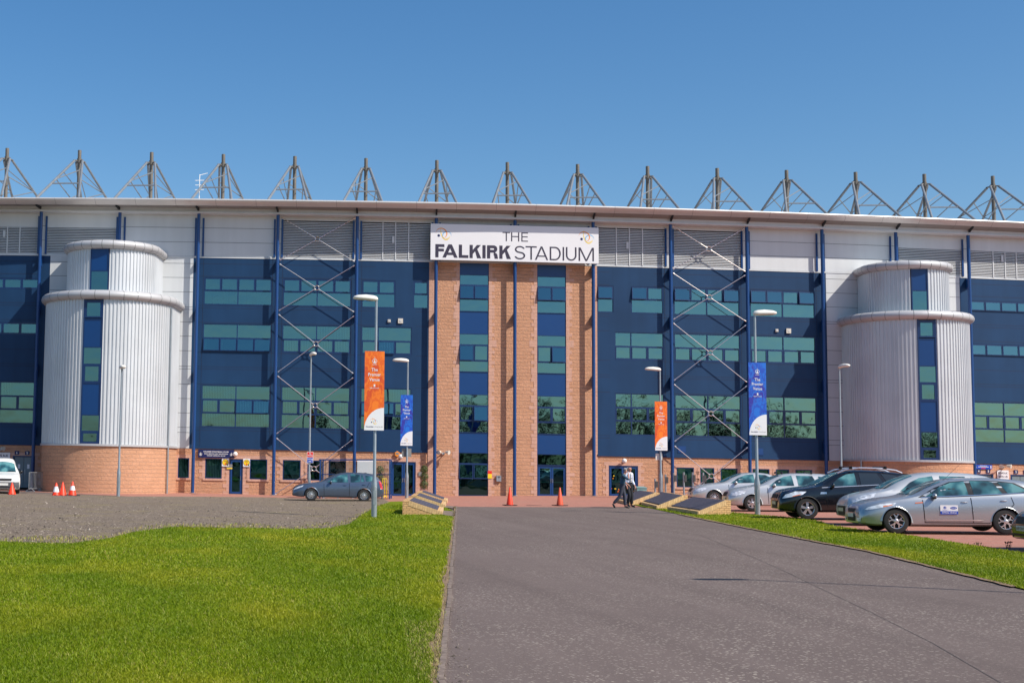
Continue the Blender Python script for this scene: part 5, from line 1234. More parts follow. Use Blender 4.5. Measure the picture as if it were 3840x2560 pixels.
mb = MB(); mb.box((-.35, -.12, 0), (.35, .12, .006)); o_ = mb.build('drain_cover', [MATS['case_grey']]); o_.location = tuple(gnd(1226, 1159.5)+np.array([0, 0, -.004])); tag(o_, 'narrow dark drain cover in the paving between the two centre cones', 'drain cover')
# small weeds at the verge edge
weedm = plain('dry_weed', (.10, .06, .035), .8, 0, .3, 20)
for i, (x, y, lb) in enumerate(((2330-15, 1258, 'dry dark weed at the edge of the verge below the black hatchback'), (1705+370, 1222, 'dry weed at the verge edge by the front wheel of the nearest estate'), (2000, 1222, 'dry weed at the verge edge under the nose of the nearest estate'), (2245, 1253, 'tiny dry weed at the verge edge under the nearest estate'))):
    p = gnd(x, y); mb = MB(); hh = .15 if i == 0 else .08
    for j in range(14):
        a = random.uniform(0, 6.28); rr = random.uniform(.01, .06); b0 = Vector((random.uniform(-.05, .05), random.uniform(-.05, .05), -.02)); t0 = b0+Vector((rr*math.cos(a), rr*math.sin(a), random.uniform(.4, 1)*hh)); mb.tube(b0, t0, .005, .002, n=3); mb.poly([t0, t0+Vector((.02, 0, .02)), t0+Vector((0, .01, .04)), t0+Vector((-.02, 0, .02))])
    o_ = mb.build('weed', weedm); o_.location = p; tag(o_, lb, 'weed', 'dry weeds along the verge')
# woodland behind the viewpoint, seen only mirrored in the glass
mb = MB(); 
for i in range(84):
    cx = -90+i*2.6+random.uniform(-1, 1); cyy = -74+random.uniform(-8, 8)
    H = random.uniform(12, 14.5)+1.5*math.sin(i*.9) if cx > 38 else random.uniform(5.5, 7)+(4.5 if i in (37, 38, 43, 44, 45, 49) else 0)
    for j in range(800):
        d = Vector(rng.normal(size=3)).normalized(); c = Vector((cx, cyy, H*.55))+Vector((d.x*2.6, d.y*2.2, d.z*H*.46))*random.uniform(.35, 1.05); n = Vector(rng.normal(size=3)).normalized(); m_ = n.orthogonal().normalized(); q_ = n.cross(m_); s = random.uniform(.13, .27); mb.poly([c-m_*s, c-q_*s*.8, c+m_*s, c+q_*s*.8])
    mb.tube((cx, cyy, -.5), (cx, cyy, H*.5), .3, n=6)
tag(mb.build('distant_wood', plain('wood_leaf', (.035, .06, .015), .8, 0, .4, .5), merge=False), 'dark leafy wood behind the viewpoint', 'wood', kind='stuff')

# aerial fixed to the fourth roof mast
bp_ = Vector((-13.40486+4.70954*3, 86.757, 17.0)); ap = bp_-TV*1.05-DV*3.0; r = empty('roof_aerial', ap, 0, 'small white aerial on the fourth roof mast from the left', 'aerial')
mb = MB(); mb.tube((0, 0, 1.0), (0, 0, 2.9), .025, n=6)
for z in (1.9, 2.2, 2.5): mb.tube((-.28, 0, z), (.28, 0, z+.03), .02, n=6)
mb.tube((0, 0, 2.85), (.5, 0, 3.0), .02, n=6); mb.build('aerial_rods', whitep, r)
# ================================================================== CARS
def paint(name, col, metal=.55, rough=.32):
    m, t, b = nmat(name); b.inputs['Base Color'].default_value = (*col, 1); b.inputs['Metallic'].default_value = metal; b.inputs['Roughness'].default_value = rough
    b.inputs['Coat Weight'].default_value = .8; b.inputs['Coat Roughness'].default_value = .03
    tc = t.nodes.new('ShaderNodeTexCoord'); n = noise(t, tc.outputs['Object'], 400, 2)
    mx = mixc(t, .12, (*col,), ramp(t, n, [(.3, tuple(c*.7 for c in col)), (.7, tuple(min(1, c*1.3) for c in col))])); t.links.new(mx, b.inputs['Base Color']); return m
m, t, b = nmat('car_glass'); cglass = m; b.inputs['Roughness'].default_value = .04; b.inputs['Specular IOR Level'].default_value = .9
tc = t.nodes.new('ShaderNodeTexCoord'); t.links.new(ramp(t, noise(t, tc.outputs['Object'], 2.3, 2, .4), [(.36, (.012, .035, .045)), (.5, (.035, .13, .155)), (.62, (.11, .27, .28))]), b.inputs['Base Color'])
lightg = plain('headlight_glass', (.80, .84, .90), .08, .1, .35, 9, .8, 1.)
redl = plain('tail_lamp', (.55, .01, .01), .15, 0, .1, 8, .5, 1.); ambl = plain('amber_lamp', (.85, .2, .03), .2)
plate = plain('number_plate_white', (.70, .70, .66), .4); rim_m = plain('alloy_rim', (.66, .67, .69), .25, .8, .03); grille_m = plain('grille_black', (.012, .013, .015), .6)
platey = plain('number_plate_cream', (.66, .58, .42), .4)
def interp(pts, x):
    xs, ys = zip(*pts)
    # monotone-ish smooth interpolation
    i = max(0, min(len(xs)-2, np.searchsorted(xs, x)-1)); h = xs[i+1]-xs[i]; t = min(max((x-xs[i])/h, 0), 1)
    def sl(j):
        if j <= 0: return (ys[1]-ys[0])/(xs[1]-xs[0])
        if j >= len(xs)-1: return (ys[-1]-ys[-2])/(xs[-1]-xs[-2])
        a, b = (ys[j]-ys[j-1])/(xs[j]-xs[j-1]), (ys[j+1]-ys[j])/(xs[j+1]-xs[j])
        return 0 if a*b < 0 else 2*a*b/(a+b+1e-9)
    m0, m1 = sl(i)*h, sl(i+1)*h; t2, t3 = t*t, t*t*t
    return (2*t3-3*t2+1)*ys[i]+(t3-2*t2+t)*m0+(-2*t3+3*t2)*ys[i+1]+(t3-t2)*m1
def make_car(C, loc, heading, label, mat, cat='car', group='cars parked in front of the stadium'):
    L, W, top, belt, wb, fo, wr = C['L'], C['W']/2, C['top'], C['belt'], C['wb'], C['fo'], C['wr']
    root = empty('parked_car', loc, heading, label, cat, group)
    xs = sorted(set([0, .03, .08, .15, .25, .38]+[round(.38+i*.11, 3) for i in range(1, int((L-.7)/.11))]+[L-.30, L-.2, L-.12, L-.05, L]))
    fr, rr = C.get('fr', .5), C.get('rr', .35)
    def Wp(x):
        w = 1.
        if x < fr*1.5: w = .66+.34*math.sqrt(max(0, 1-((fr*1.5-x)/(fr*1.5))**2.3))
        if x > L-rr: w = min(w, .78+.22*math.sqrt(max(0, 1-((x-(L-rr))/rr)**2.2)))
        return w*W
    def section(x):
        zt = interp(top, x); zs = min(interp(belt, x), zt-.03); zb = interp(C.get('bot', [(0, .26), (.4, .2), (L-.5, .2), (L, .32)]), x); w = Wp(x)
        gh = max(0, zt-zs-.05); tum = min(.42*gh, .25); rnd = min(.09, .3*(zt-zs)+.03)
        mid = zb+(zs-zb)*.5
        pts = [(0, zb), (w*.86, zb), (w*.955, zb+.05), (w*.985, zb+.16), (w, mid), (w*.995, mid+(zs-mid)*.4), (w*.975, mid+(zs-mid)*.75), (w*.945, zs), (w*.93, zs+.02),
               (w*.93-tum*.5, zs+(zt-zs)*.5), (w*.93-tum-.02, zt-rnd), (w*.93-tum-.075-.3*rnd, zt-.028), (w*.93-tum-.25, zt-.006), (w*.3, zt+.006), (0, zt+.01)]
        if gh < .08:
            k = 1-gh/.08; 
            alt = [(w*.94, zs+.008), (w*.91, zs+(zt-zs)*.4), (w*.86, zs+(zt-zs)*.72), (w*.76, zt-.015), (w*.60, zt-.004), (w*.3, zt+.006)]
            for j in range(6): a = pts[8+j]; pts[8+j] = (a[0]*(1-k)+alt[j][0]*k, a[1]*(1-k)+alt[j][1]*k)
        return pts
    bm = bmesh.new(); rings = []
    for x in xs:
        s = section(x); ring = [(x, -y, z) for y, z in s]+[(x, y, z) for y, z in s[-2:0:-1]]
        rings.append([bm.verts.new(p) for p in ring])
    for a, b in zip(rings, rings[1:]):
        n = len(a)
        for j in range(n): bm.faces.new([a[j], a[(j+1) % n], b[(j+1) % n], b[j]])
    bm.faces.new(rings[0][::-1]); bm.faces.new(rings[-1])
    bmesh.ops.recalc_face_normals(bm, faces=bm.faces)
    bev = [e for e in bm.edges if (e.verts[0].co.x < .001 and e.verts[1].co.x < .001) or (e.verts[0].co.x > L-.001 and e.verts[1].co.x > L-.001)]
    bmesh.ops.bevel(bm, geom=bev, offset=.028, segments=2, affect='EDGES', profile=.6)
    me = bpy.data.meshes.new('body'); bm.to_mesh(me); bm.free(); me.materials.append(mat); me.materials.append(rubber)
    body = link(bpy.data.objects.new('body', me))
    # wheel arches
    cut = MB(); wx = (fo, fo+wb); ar = wr+.055
    for x in wx: cut.tube((x, -1.2, wr), (x, 1.2, wr), ar, n=36, mi=0)
    co_ = cut.build('cut', [blk]); md = body.modifiers.new('b', 'BOOLEAN'); md.object = co_; md.operation = 'DIFFERENCE'; md.solver = 'EXACT'
    bpy.context.view_layer.update(); dg = bpy.context.evaluated_depsgraph_get(); me2 = bpy.data.meshes.new_from_object(body.evaluated_get(dg)); body.modifiers.clear(); body.data = me2
    bpy.data.objects.remove(co_)
    for p in me2.polygons:
        c = p.center
        for x in wx:
            if abs(math.hypot(c.x-x, c.z-wr)-ar) < .04 and abs(p.normal.y) < .3: p.material_index = 1
    me2.polygons.foreach_set('use_smooth', [True]*len(me2.polygons)); me2.set_sharp_from_angle(angle=math.radians(38))
    body.parent = root
    tree = BVHTree.FromPolygons([v.co.copy() for v in me2.vertices], [list(p.vertices) for p in me2.polygons])
    def project(poly, axis, side, name, mt, offs=.006, par=None, cut_=.12, thick=0.):
        """project a 2-D outline on to the body: 'y' side view (x,z), 'x' front view (y,z), 'z' plan (x,y)"""
        b2 = bmesh.new(); vs = [b2.verts.new((p[0], p[1], 0)) for p in poly]; b2.faces.new(vs)
        lo = [min(p[i] for p in poly) for i in (0, 1)]; hi = [max(p[i] for p in poly) for i in (0, 1)]
        for i in (0, 1):
            k = lo[i]+cut_
            while k < hi[i]:
                co3 = [0, 0, 0]; no3 = [0, 0, 0]; co3[i] = k; no3[i] = 1
                bmesh.ops.bisect_plane(b2, geom=b2.verts[:]+b2.edges[:]+b2.faces[:], plane_co=co3, plane_no=no3); k += cut_
        bmesh.ops.triangulate(b2, faces=b2.faces[:])
        for v in b2.verts:
            a, b = v.co.x, v.co.y
            if axis == 'y': o_, d = Vector((a, side*3, b)), Vector((0, -side, 0))
            elif axis == 'x': o_, d = Vector((-2 if side < 0 else L+2, a, b)), Vector((1 if side < 0 else -1, 0, 0))
            else: o_, d = Vector((a, b, 4)), Vector((0, 0, -1))
            h = tree.ray_cast(o_, d)
            if h[0] is None: h = tree.find_nearest(o_+d*3)
            n_ = h[1] if h[1].dot(d) < 0 else -h[1]
            v.co = h[0]+n_*offs-d*.002
        m_ = bpy.data.meshes.new(name); b2.to_mesh(m_); b2.free(); m_.materials.append(mt)
        dirv = {'y': Vector((0, side, 0)), 'x': Vector((side, 0, 0)), 'z': Vector((0, 0, 1))}[axis]
        if sum((p.normal.dot(dirv) for p in m_.polygons)) < 0:
            for p in m_.polygons: p.flip()
        m_.polygons.foreach_set('use_smooth', [True]*len(m_.polygons))
        o2 = link(bpy.data.objects.new(name, m_)); o2.parent = par or root; return o2
    for side in (-1, 1):
        if C.get('surround'): project(C['surround'], 'y', side, 'window_surround', blk, .004)
        for wp_ in C['wins']: project(wp_, 'y', side, 'side_window', cglass if not C.get('darkrear') or wp_ is C['wins'][0] else C['darkrear'], .009)
        project(C['head'], 'y', side, 'headlight', lightg, .007, cut_=.05)
        if C.get('amber'): project(C['amber'], 'y', side, 'indicator', ambl, .011, cut_=.05)
        project(C['tail'], 'y', side, 'tail_light', redl, .007, cut_=.05)
        for xa, za, xb_, zb_ in C['lines']:
            dx_, dz_ = xb_-xa, zb_-za; l = math.hypot(dx_, dz_); nx_, nz_ = -dz_/l*.010, dx_/l*.010
            project([(xa-nx_, za-nz_), (xb_-nx_, zb_-nz_), (xb_+nx_, zb_+nz_), (xa+nx_, za+nz_)], 'y', side, 'door_gap', blk, .002, body, .1)
        for hx, hz in C['handles']:
            h = tree.ray_cast(Vector((hx, side*3, hz)), Vector((0, -side, 0)))[0]
            if h: mb = MB(); mb.ball((h.x, h.y+side*.012, h.z), .02, 10, 0, (5, 1., .9)); mb.build('door_handle', C.get('hmat', mat), root, True)
        for (strip_, mt_) in C.get('strips', []): project(strip_, 'y', side, 'trim_strip', mt_, .01, cut_=.3)
        # mirror
        mx_, mz_ = C['mirror']; y_ = side*(W*.93+.09); mb = MB(); mb.ball((mx_, y_, mz_), .1, 14, 0, (.62, 1.05, .72)); mb.ball((mx_, y_, mz_-.035), .098, 12, 1, (.55, .98, .6)); mb.tube((mx_+.03, side*W*.84, mz_-.06), (mx_, y_, mz_-.04), .03, n=8, mi=1); mb.build('door_mirror', [C.get('mmat', mat), blk], root, True)
    project(C['shield'], 'z', 1, 'windscreen', cglass, .008)
    if C.get('rear'): project(C['rear'], 'z', 1, 'rear_window', cglass, .008)
    for nm, poly_, mt_ in C['front']: project(poly_, 'x', -1, nm, mt_, .012 if nm != 'number_plate' else .03, cut_=.08)
    # wheels
    for ix, x in enumerate(wx):
        for side in (-1, 1):
            yo = side*(W-.03); yi = side*(W-.24); s = side; mb = MB()
            prof_ = [(wr*.62, 0), (wr*.93, 0), (wr*.985, .02), (wr, .05), (wr, .17), (wr*.985, .2), (wr*.9, .21), (wr*.62, .21)]
            k = len(mb.v); mb.lathe([(r_, d_) for r_, d_ in prof_], n=36)
            for i in range(k, len(mb.v)): v = mb.v[i]; mb.v[i] = (x+v[0], yi+s*v[2]-.0, wr+v[1])
            tyre = mb.build('wheel', rubber, root, True, ang=50, recalc=True)
            mb = MB(); R_ = wr*.655; yy = yo-s*.02; n = 36
            for i in range(n):
                a, b = 2*math.pi*i/n, 2*math.pi*(i+1)/n; f = lambda r_, q, o_: (x+r_*math.cos(q), yy+s*o_, wr+r_*math.sin(q))
                mb.poly([f(R_, a, .004), f(R_, b, .004), f(R_*.9, b, -.004), f(R_*.9, a, -.004)]); mb.poly([f(R_*.9, a, -.004), f(R_*.9, b, -.004), f(R_*.86, b, -.09), f(R_*.86, a, -.09)])
                mb.poly([f(R_*.87, a, -.085), f(R_*.87, b, -.085), f(0, b, -.085), f(0, a, -.085)], 1)
            ns, style = C['spokes'], C.get('style', 'v')
            def spoke(a0, a1, w0, w1, r0_=.16, r1_=.93):
                P = []
                for rr_, aa, ww in ((R_*r0_, a0, w0), (R_*r1_, a1, w1)):
                    for sg_ in (-1, 1): P.append((x+rr_*math.cos(aa)-sg_*ww*math.sin(aa), yy, wr+rr_*math.sin(aa)+sg_*ww*math.cos(aa)))
                a, b, c, d = P[0], P[1], P[3], P[2]; q = lambda p, o_: (p[0], p[1]+s*o_, p[2])
                mb.hexa([q(a, -.05), q(d, -.05), q(c, -.05), q(b, -.05), q(a, .002), q(d, -.002), q(c, -.002), q(b, .002)])
            for i in range(ns):
                a = 2*math.pi*i/ns+math.pi/2+ix*.2
                if style == 'y': spoke(a, a, .03, .022, .1, .55); spoke(a, a+.33, .018, .016, .5); spoke(a, a-.33, .018, .016, .5)
                elif style == 'w': spoke(a, a, .032, .05)
                else: spoke(a, a, .014, .016)
            k = len(mb.v); mb.lathe([(0, .012), (.035, .012), (.06, 0), (.06, -.05)], n=16, mi=0)
            for i in range(k, len(mb.v)): v = mb.v[i]; mb.v[i] = (x+v[0], yy+s*v[2], wr+v[1])
            mb.build('rim', [rim_m, blk], tyre, recalc=False)
            # dark liner
    mb = MB(); mb.box((fo-.45, -W*.62, .23), (fo+wb+.45, W*.62, .6)); mb.build('underbody', blk, root)
    return root, body, project, tree
def pairs(a): return a
# --- shape tables (metres, x from the nose)
EST = dict(L=4.80, W=1.89, wb=2.85, fo=.92, wr=.335, spokes=5, style='y',
    top=[(0, .60), (.06, .70), (.25, .82), (.7, .93), (1.35, 1.03), (1.9, 1.27), (2.4, 1.455), (2.9, 1.51), (3.6, 1.505), (4.2, 1.465), (4.52, 1.40), (4.69, 1.18), (4.76, .95), (4.80, .62)],
    belt=[(0, .52), (.5, .80), (1.35, .94), (2.5, .98), (3.8, 1.04), (4.83, 1.06)],
    surround=[(1.52, .985), (2.0, 1.245), (2.42, 1.405), (2.9, 1.45), (3.6, 1.44), (4.1, 1.38), (4.42, 1.2), (4.46, 1.13), (3.6, 1.05), (2.3, .99)],
    wins=[[(1.72, 1.01), (2.1, 1.25), (2.45, 1.385), (2.80, 1.42), (2.84, 1.03)], [(2.98, 1.035), (2.95, 1.43), (3.4, 1.425), (3.52, 1.40), (3.72, 1.09)], [(3.86, 1.10), (3.66, 1.40), (4.02, 1.365), (4.32, 1.2), (4.38, 1.15)]],
    shield=[(1.42, -.60), (1.36, 0), (1.42, .60), (2.25, .50), (2.30, 0), (2.25, -.50)], rear=[(4.56, -.5), (4.56, .5), (4.7, .55), (4.7, -.55)],
    head=[(.13, .64), (.22, .71), (.52, .80), (.93, .835), (.86, .76), (.5, .69), (.2, .635)], amber=[(.58, .745), (.84, .79), (.80, .765), (.58, .715)],
    tail=[(4.50, 1.0), (4.79, 1.08), (4.81, .84), (4.72, .86)],
    lines=[(1.62, .92, 1.66, .30), (2.88, .98, 2.92, .30), (3.92, 1.0, 3.98, .80), (3.98, .80, 3.68, .55), (1.66, .30, 3.55, .29)], handles=[(2.70, .86), (3.72, .90)], mirror=(1.92, 1.03),
    strips=[([(1.6, 1.0-.025), (4.45, 1.11), (4.45, 1.125), (1.6, 1.0-.008)], chrome), ([(1.72, .36), (3.5, .355), (3.55, .385), (1.68, .39)], rim_m)],
    front=[('grille', [(-.36, .46), (.36, .46), (.30, .24), (-.30, .24)], grille_m), ('upper_grille', [(-.33, .66), (.33, .66), (.27, .55), (-.27, .55)], grille_m), ('number_plate', [(-.26, .53), (.26, .53), (.26, .42), (-.26, .42)], plate), ('fog_light', [(.48, .40), (.74, .42), (.70, .32), (.53, .32)], lightg), ('fog_light', [(-.48, .40), (-.74, .42), (-.70, .32), (-.53, .32)], lightg)])
def place(wx, wy, C, hd, ix=0, side=-1):
    """origin of a car whose near wheel (0 front, 1 rear) touches the ground at picture point wx,wy"""
    p = gnd(wx, wy); lx = C['fo']+(C['wb'] if ix else 0); ly = side*(C['W']/2-.1); c, s = math.cos(hd), math.sin(hd)
    o = (p[0]-(lx*c-ly*s), p[1]-(lx*s+ly*c)); return (o[0], o[1], gz(p[0])-.0)
HD = -math.radians(10)
silver_p = paint('silver_paint', (.42, .45, .48), .6); silver_w = paint('pale_silver_paint', (.60, .62, .63), .45); bluegrey = paint('blue_grey_paint', (.105, .145, .21), .55)
black_p = paint('black_paint', (.008, .010, .014), .2, .2); white_p = paint('white_van_paint', (.78, .78, .76), .0, .35); dkgrey = plain('dark_glass', (.02, .03, .04), .06, 0, .02, 1, .8)
def tilt(root, x): root.rotation_euler = (0, -math.atan(.0189 if x > 8 else 0), root.rotation_euler[2])
def sticker(root, tree, x0, z0, w_, h_):
    r = []; y = tree.ray_cast(Vector((x0+w_/2, -3, z0+h_/2)), Vector((0, 1, 0)))[0].y-.012
    mb = MB(); mp = lambda x, z, e=0.: (x0+x, y-.002-e, z0+z)
    mb.poly([mp(0, 0), mp(w_, 0), mp(w_, h_), mp(0, h_)], 0); mb.poly([mp(0, 0, .002), mp(w_, 0, .002), mp(w_, h_*.34, .002), mp(0, h_*.34, .002)], 1)
    add_text(mb, 'OFFICIAL VEHICLE', lambda x, z: mp(x, z, .004), w_*.09, h_*.09, w_*.82, h_*.17, 0, .01)
    n = 20; mb.poly([mp(w_*.75+w_*.19*math.cos(2*math.pi*i/n), h_*.68+h_*.14*math.sin(2*math.pi*i/n), .002) for i in range(n)], 1)
    add_text(mb, 'Ford', lambda x, z: mp(x, z, .004), w_*.64, h_*.61, w_*.22, h_*.14, 0, .0)
    for i in range(7):
        a = 2*math.pi*i/7; mb.poly([mp(w_*.26+w_*.085*math.cos(a+q)*k, h_*.72+h_*.14*math.sin(a+q)*k, .002) for q, k in ((-.3, .6), (-.3, 1.1), (.3, 1.1), (.3, .6))], 1)
    mb.poly([mp(w_*.26+w_*.04*math.cos(i), h_*.72+h_*.07*math.sin(i), .002) for i in range(6)], 1); mb.poly([mp(w_*.12, h_*.46, .002), mp(w_*.4, h_*.46, .002), mp(w_*.4, h_*.5, .002), mp(w_*.12, h_*.5, .002)], 1)
    o_ = mb.build('door_sticker', [signw, bluesg], root)
p5 = place(2058.9, 1225.3, EST, HD); E_ = dict(EST)
r5, b5, pj5, t5 = make_car(E_, p5, HD, 'nearest silver estate car with an Official Vehicle door sticker', silver_p); tilt(r5, 20); sticker(r5, t5, 2.06, .53, .46, .25)
mb = MB(); mb.tube((2.35, -.35, 1.43), (2.9, -.35, 1.95), .004, n=5); mb.build('aerial', blk, r5)
pj5([(1.42, .845), (1.62, .86), (1.62, .835), (1.42, .82)], 'y', -1, 'side_repeater', ambl, .008)
# black sports utility car
SUV = dict(L=4.44, W=1.84, wb=2.69, fo=.88, wr=.365, spokes=5, style='w',
    top=[(0, .72), (.06, .86), (.2, .97), (.6, 1.06), (1.2, 1.16), (1.7, 1.42), (2.1, 1.60), (2.6, 1.68), (3.3, 1.66), (3.9, 1.60), (4.25, 1.52), (4.36, 1.28), (4.41, 1.05), (4.44, .7)],
    belt=[(0, .62), (.5, .92), (1.2, 1.05), (2.4, 1.09), (3.6, 1.16), (4.44, 1.2)], bot=[(0, .34), (.4, .26), (3.9, .26), (4.44, .4)],
    wins=[[(1.62, 1.11), (1.95, 1.38), (2.25, 1.53), (2.52, 1.57), (2.54, 1.13)], [(2.68, 1.14), (2.66, 1.575), (3.25, 1.57), (3.42, 1.2)], [(3.55, 1.22), (3.38, 1.56), (3.8, 1.50), (4.08, 1.34), (4.0, 1.28)]], darkrear=dkgrey,
    shield=[(1.28, -.60), (1.22, 0), (1.28, .60), (2.0, .50), (2.04, 0), (2.0, -.50)],
    head=[(.10, .72), (.2, .84), (.5, .95), (.86, .945), (.72, .84), (.4, .77), (.1, .70)], amber=[(.40, .79), (.70, .87), (.64, .83), (.40, .765)], tail=[(4.2, 1.2), (4.38, 1.25), (4.42, .95), (4.3, .98)],
    lines=[(1.5, 1.02, 1.54, .38), (2.6, 1.1, 2.62, .38), (3.58, 1.14, 3.5, .7)], handles=[(2.42, .95), (3.4, 1.0)], mirror=(1.72, 1.16), hmat=blk,
    strips=[([(1.38, 1.065), (3.9, 1.205), (3.9, 1.225), (1.38, 1.09)], rim_m), ([(1.30, .86), (1.52, .87), (1.52, .93), (1.33, .93)], rim_m)],
    front=[('grille', [(-.42, .62), (.42, .62), (.30, .36), (-.30, .36)], grille_m), ('upper_grille', [(-.36, .84), (.36, .84), (.32, .70), (-.32, .70)], grille_m), ('number_plate', [(-.26, .60), (.26, .60), (.26, .49), (-.26, .49)], platey), ('skid_plate', [(-.5, .42), (-.44, .42), (-.28, .28), (.28, .28), (.44, .42), (.5, .42), (.36, .25), (-.36, .25)], rim_m)])
p3 = place(1855, 1192.8, SUV, HD); r3, b3, pj3, t3 = make_car(SUV, p3, HD, 'black sports utility car with silver roof rails and cross bars', black_p); tilt(r3, 20)
mb = MB()
for s in (-1, 1):
    pts = [(1.98, 1.58), (2.2, 1.68), (2.7, 1.755), (3.4, 1.74), (3.9, 1.67), (4.1, 1.58)]
    for a, b in zip(pts, pts[1:]): mb.tube((a[0], s*.60, a[1]), (b[0], s*.60, b[1]), .03, n=8)
mb.build('roof_rail', rim_m, r3, True); mb = MB()
for x in (2.42, 3.55): mb.tube((x, -.72, 1.79), (x, .72, 1.79), .022, n=8); [mb.box((x-.05, s*.6-.04, 1.72), (x+.05, s*.6+.04, 1.80)) for s in (-1, 1)]
mb.build('cross_bars', blk, r3)
mb = MB(); mb.hexa([(4.1, -.55, 1.53), (4.5, -.5, 1.5), (4.5, .5, 1.5), (4.1, .55, 1.53), (4.1, -.55, 1.57), (4.5, -.5, 1.53), (4.5, .5, 1.53), (4.1, .55, 1.57)]); mb.build('spoiler', black_p, r3)
def arch(root, C, mt):
    for x in (C['fo'], C['fo']+C['wb']):
        for s in (-1, 1):
            mb = MB(); n = 18; ra, rb_ = C['wr']+.05, C['wr']+.10; y = s*(C['W']/2+.004)
            for i in range(n):
                a, b = math.pi*i/n-.12+.24*i/n*0, math.pi*(i+1)/n
                f = lambda r_, q, yo: (x+r_*math.cos(q), y*(1-.0)+s*yo, C['wr']+r_*math.sin(q))
                mb.poly([f(ra, a, .0), f(ra, b, .0), f(rb_, b, -.03), f(rb_, a, -.03)]); mb.poly([f(ra, a, 0), f(ra, b, 0), f(ra, b, -.08), f(ra, a, -.08)])
            mb.build('wheel_arch_trim', mt, root, True)
arch(r5, EST, silver_p)
arch(r3, SUV, plain('arch_plastic', (.03, .032, .035), .6))
# silver people carrier between them
MPV = dict(L=4.62, W=1.85, wb=2.76, fo=1.0, wr=.325, spokes=7, style='w',
    top=[(0, .60), (.05, .76), (.2, .88), (.6, 1.0), (1.05, 1.10), (1.6, 1.38), (2.1, 1.56), (2.7, 1.63), (3.5, 1.61), (4.1, 1.54), (4.4, 1.42), (4.55, 1.1), (4.62, .62)],
    belt=[(0, .54), (.5, .86), (1.05, 1.0), (2.6, 1.04), (4.62, 1.12)],
    wins=[[(1.52, 1.06), (1.85, 1.32), (2.15, 1.46), (2.55, 1.52), (2.6, 1.08)], [(2.78, 1.09), (2.76, 1.52), (3.5, 1.5), (3.6, 1.12)], [(3.74, 1.13), (3.66, 1.48), (4.05, 1.42), (4.25, 1.2)]],
    shield=[(1.15, -.62), (1.08, 0), (1.15, .62), (2.0, .52), (2.05, 0), (2.0, -.52)],
    head=[(.12, .64), (.13, .74), (.4, .90), (.80, 1.0), (.72, .88), (.35, .70)], tail=[(4.3, 1.1), (4.55, 1.12), (4.6, .8), (4.4, .85)],
    lines=[(1.45, .98, 1.5, .32), (2.68, 1.04, 2.7, .32)], handles=[(2.5, .9), (3.6, .93)], mirror=(1.72, 1.1), mmat=blk,
    front=[('grille', [(-.40, .58), (.40, .58), (.34, .28), (-.34, .28)], grille_m), ('number_plate', [(-.26, .52), (.26, .52), (.26, .41), (-.26, .41)], platey), ('intake', [(.52, .38), (.78, .40), (.74, .30), (.52, .28)], grille_m), ('intake', [(-.52, .38), (-.78, .40), (-.74, .30), (-.52, .28)], grille_m)])
p4_ = place(2030, 1207, MPV, HD); r4, b4, pj4, t4 = make_car(MPV, p4_, HD, 'pale silver people carrier between the black car and the nearest estate', silver_w); tilt(r4, 20)
# silver estate with roof bars
EST['mmat'] = blk; OCT = dict(EST); OCT.pop('mmat'); OCT.update(L=4.57, W=1.77, wb=2.58, fo=.90, wr=.315, spokes=6, style='w',
    top=[(0, .58), (.05, .72), (.25, .85), (.7, .95), (1.2, 1.03), (1.75, 1.29), (2.2, 1.455), (2.7, 1.50), (3.5, 1.49), (4.1, 1.43), (4.38, 1.33), (4.5, 1.05), (4.57, .6)],
    belt=[(0, .52), (.5, .80), (1.2, .94), (2.5, .97), (4.57, 1.0)], surround=None,
    wins=[[(1.58, 1.0), (1.9, 1.23), (2.2, 1.37), (2.5, 1.41), (2.55, 1.01)], [(2.72, 1.02), (2.68, 1.41), (3.3, 1.4), (3.45, 1.04)], [(3.62, 1.05), (3.52, 1.38), (3.95, 1.34), (4.2, 1.08)]],
    shield=[(1.28, -.58), (1.22, 0), (1.28, .58), (2.05, .48), (2.1, 0), (2.05, -.48)], rear=None,
    head=[(.10, .60), (.14, .72), (.4, .80), (.66, .80), (.60, .70), (.3, .60)], amber=None, tail=[(4.2, 1.0), (4.5, 1.02), (4.53, .8), (4.35, .82)],
    lines=[(1.5, .92, 1.54, .3), (2.62, .98, 2.64, .3), (3.62, 1.0, 3.5, .6)], handles=[(2.42, .86), (3.4, .88)], mirror=(1.76, 1.03), strips=[([(1.6, .52), (3.4, .53), (3.4, .56), (1.6, .55)], rim_m)],
    front=[('grille', [(-.36, .74), (.36, .74), (.30, .58), (-.30, .58)], grille_m), ('intake', [(-.6, .36), (.6, .36), (.5, .25), (-.5, .25)], grille_m), ('number_plate', [(-.26, .54), (.26, .54), (.26, .43), (-.26, .43)], plate)])
p2_ = place(1728, 1173.6, OCT, HD); r2, b2, pj2, t2 = make_car(OCT, p2_, HD, 'silver estate car with small black roof bars beside the right banner post', silver_w); tilt(r2, 20)
mb = MB()
for x in (2.15, 3.3):
    for s in (-1, 1): mb.ball((x, s*.53, 1.52), .05, 8, 0, (1, .6, 1.1))
    mb.tube((x, -.53, 1.545), (x, .53, 1.545), .014, n=6)
mb.build('roof_bars', blk, r2)
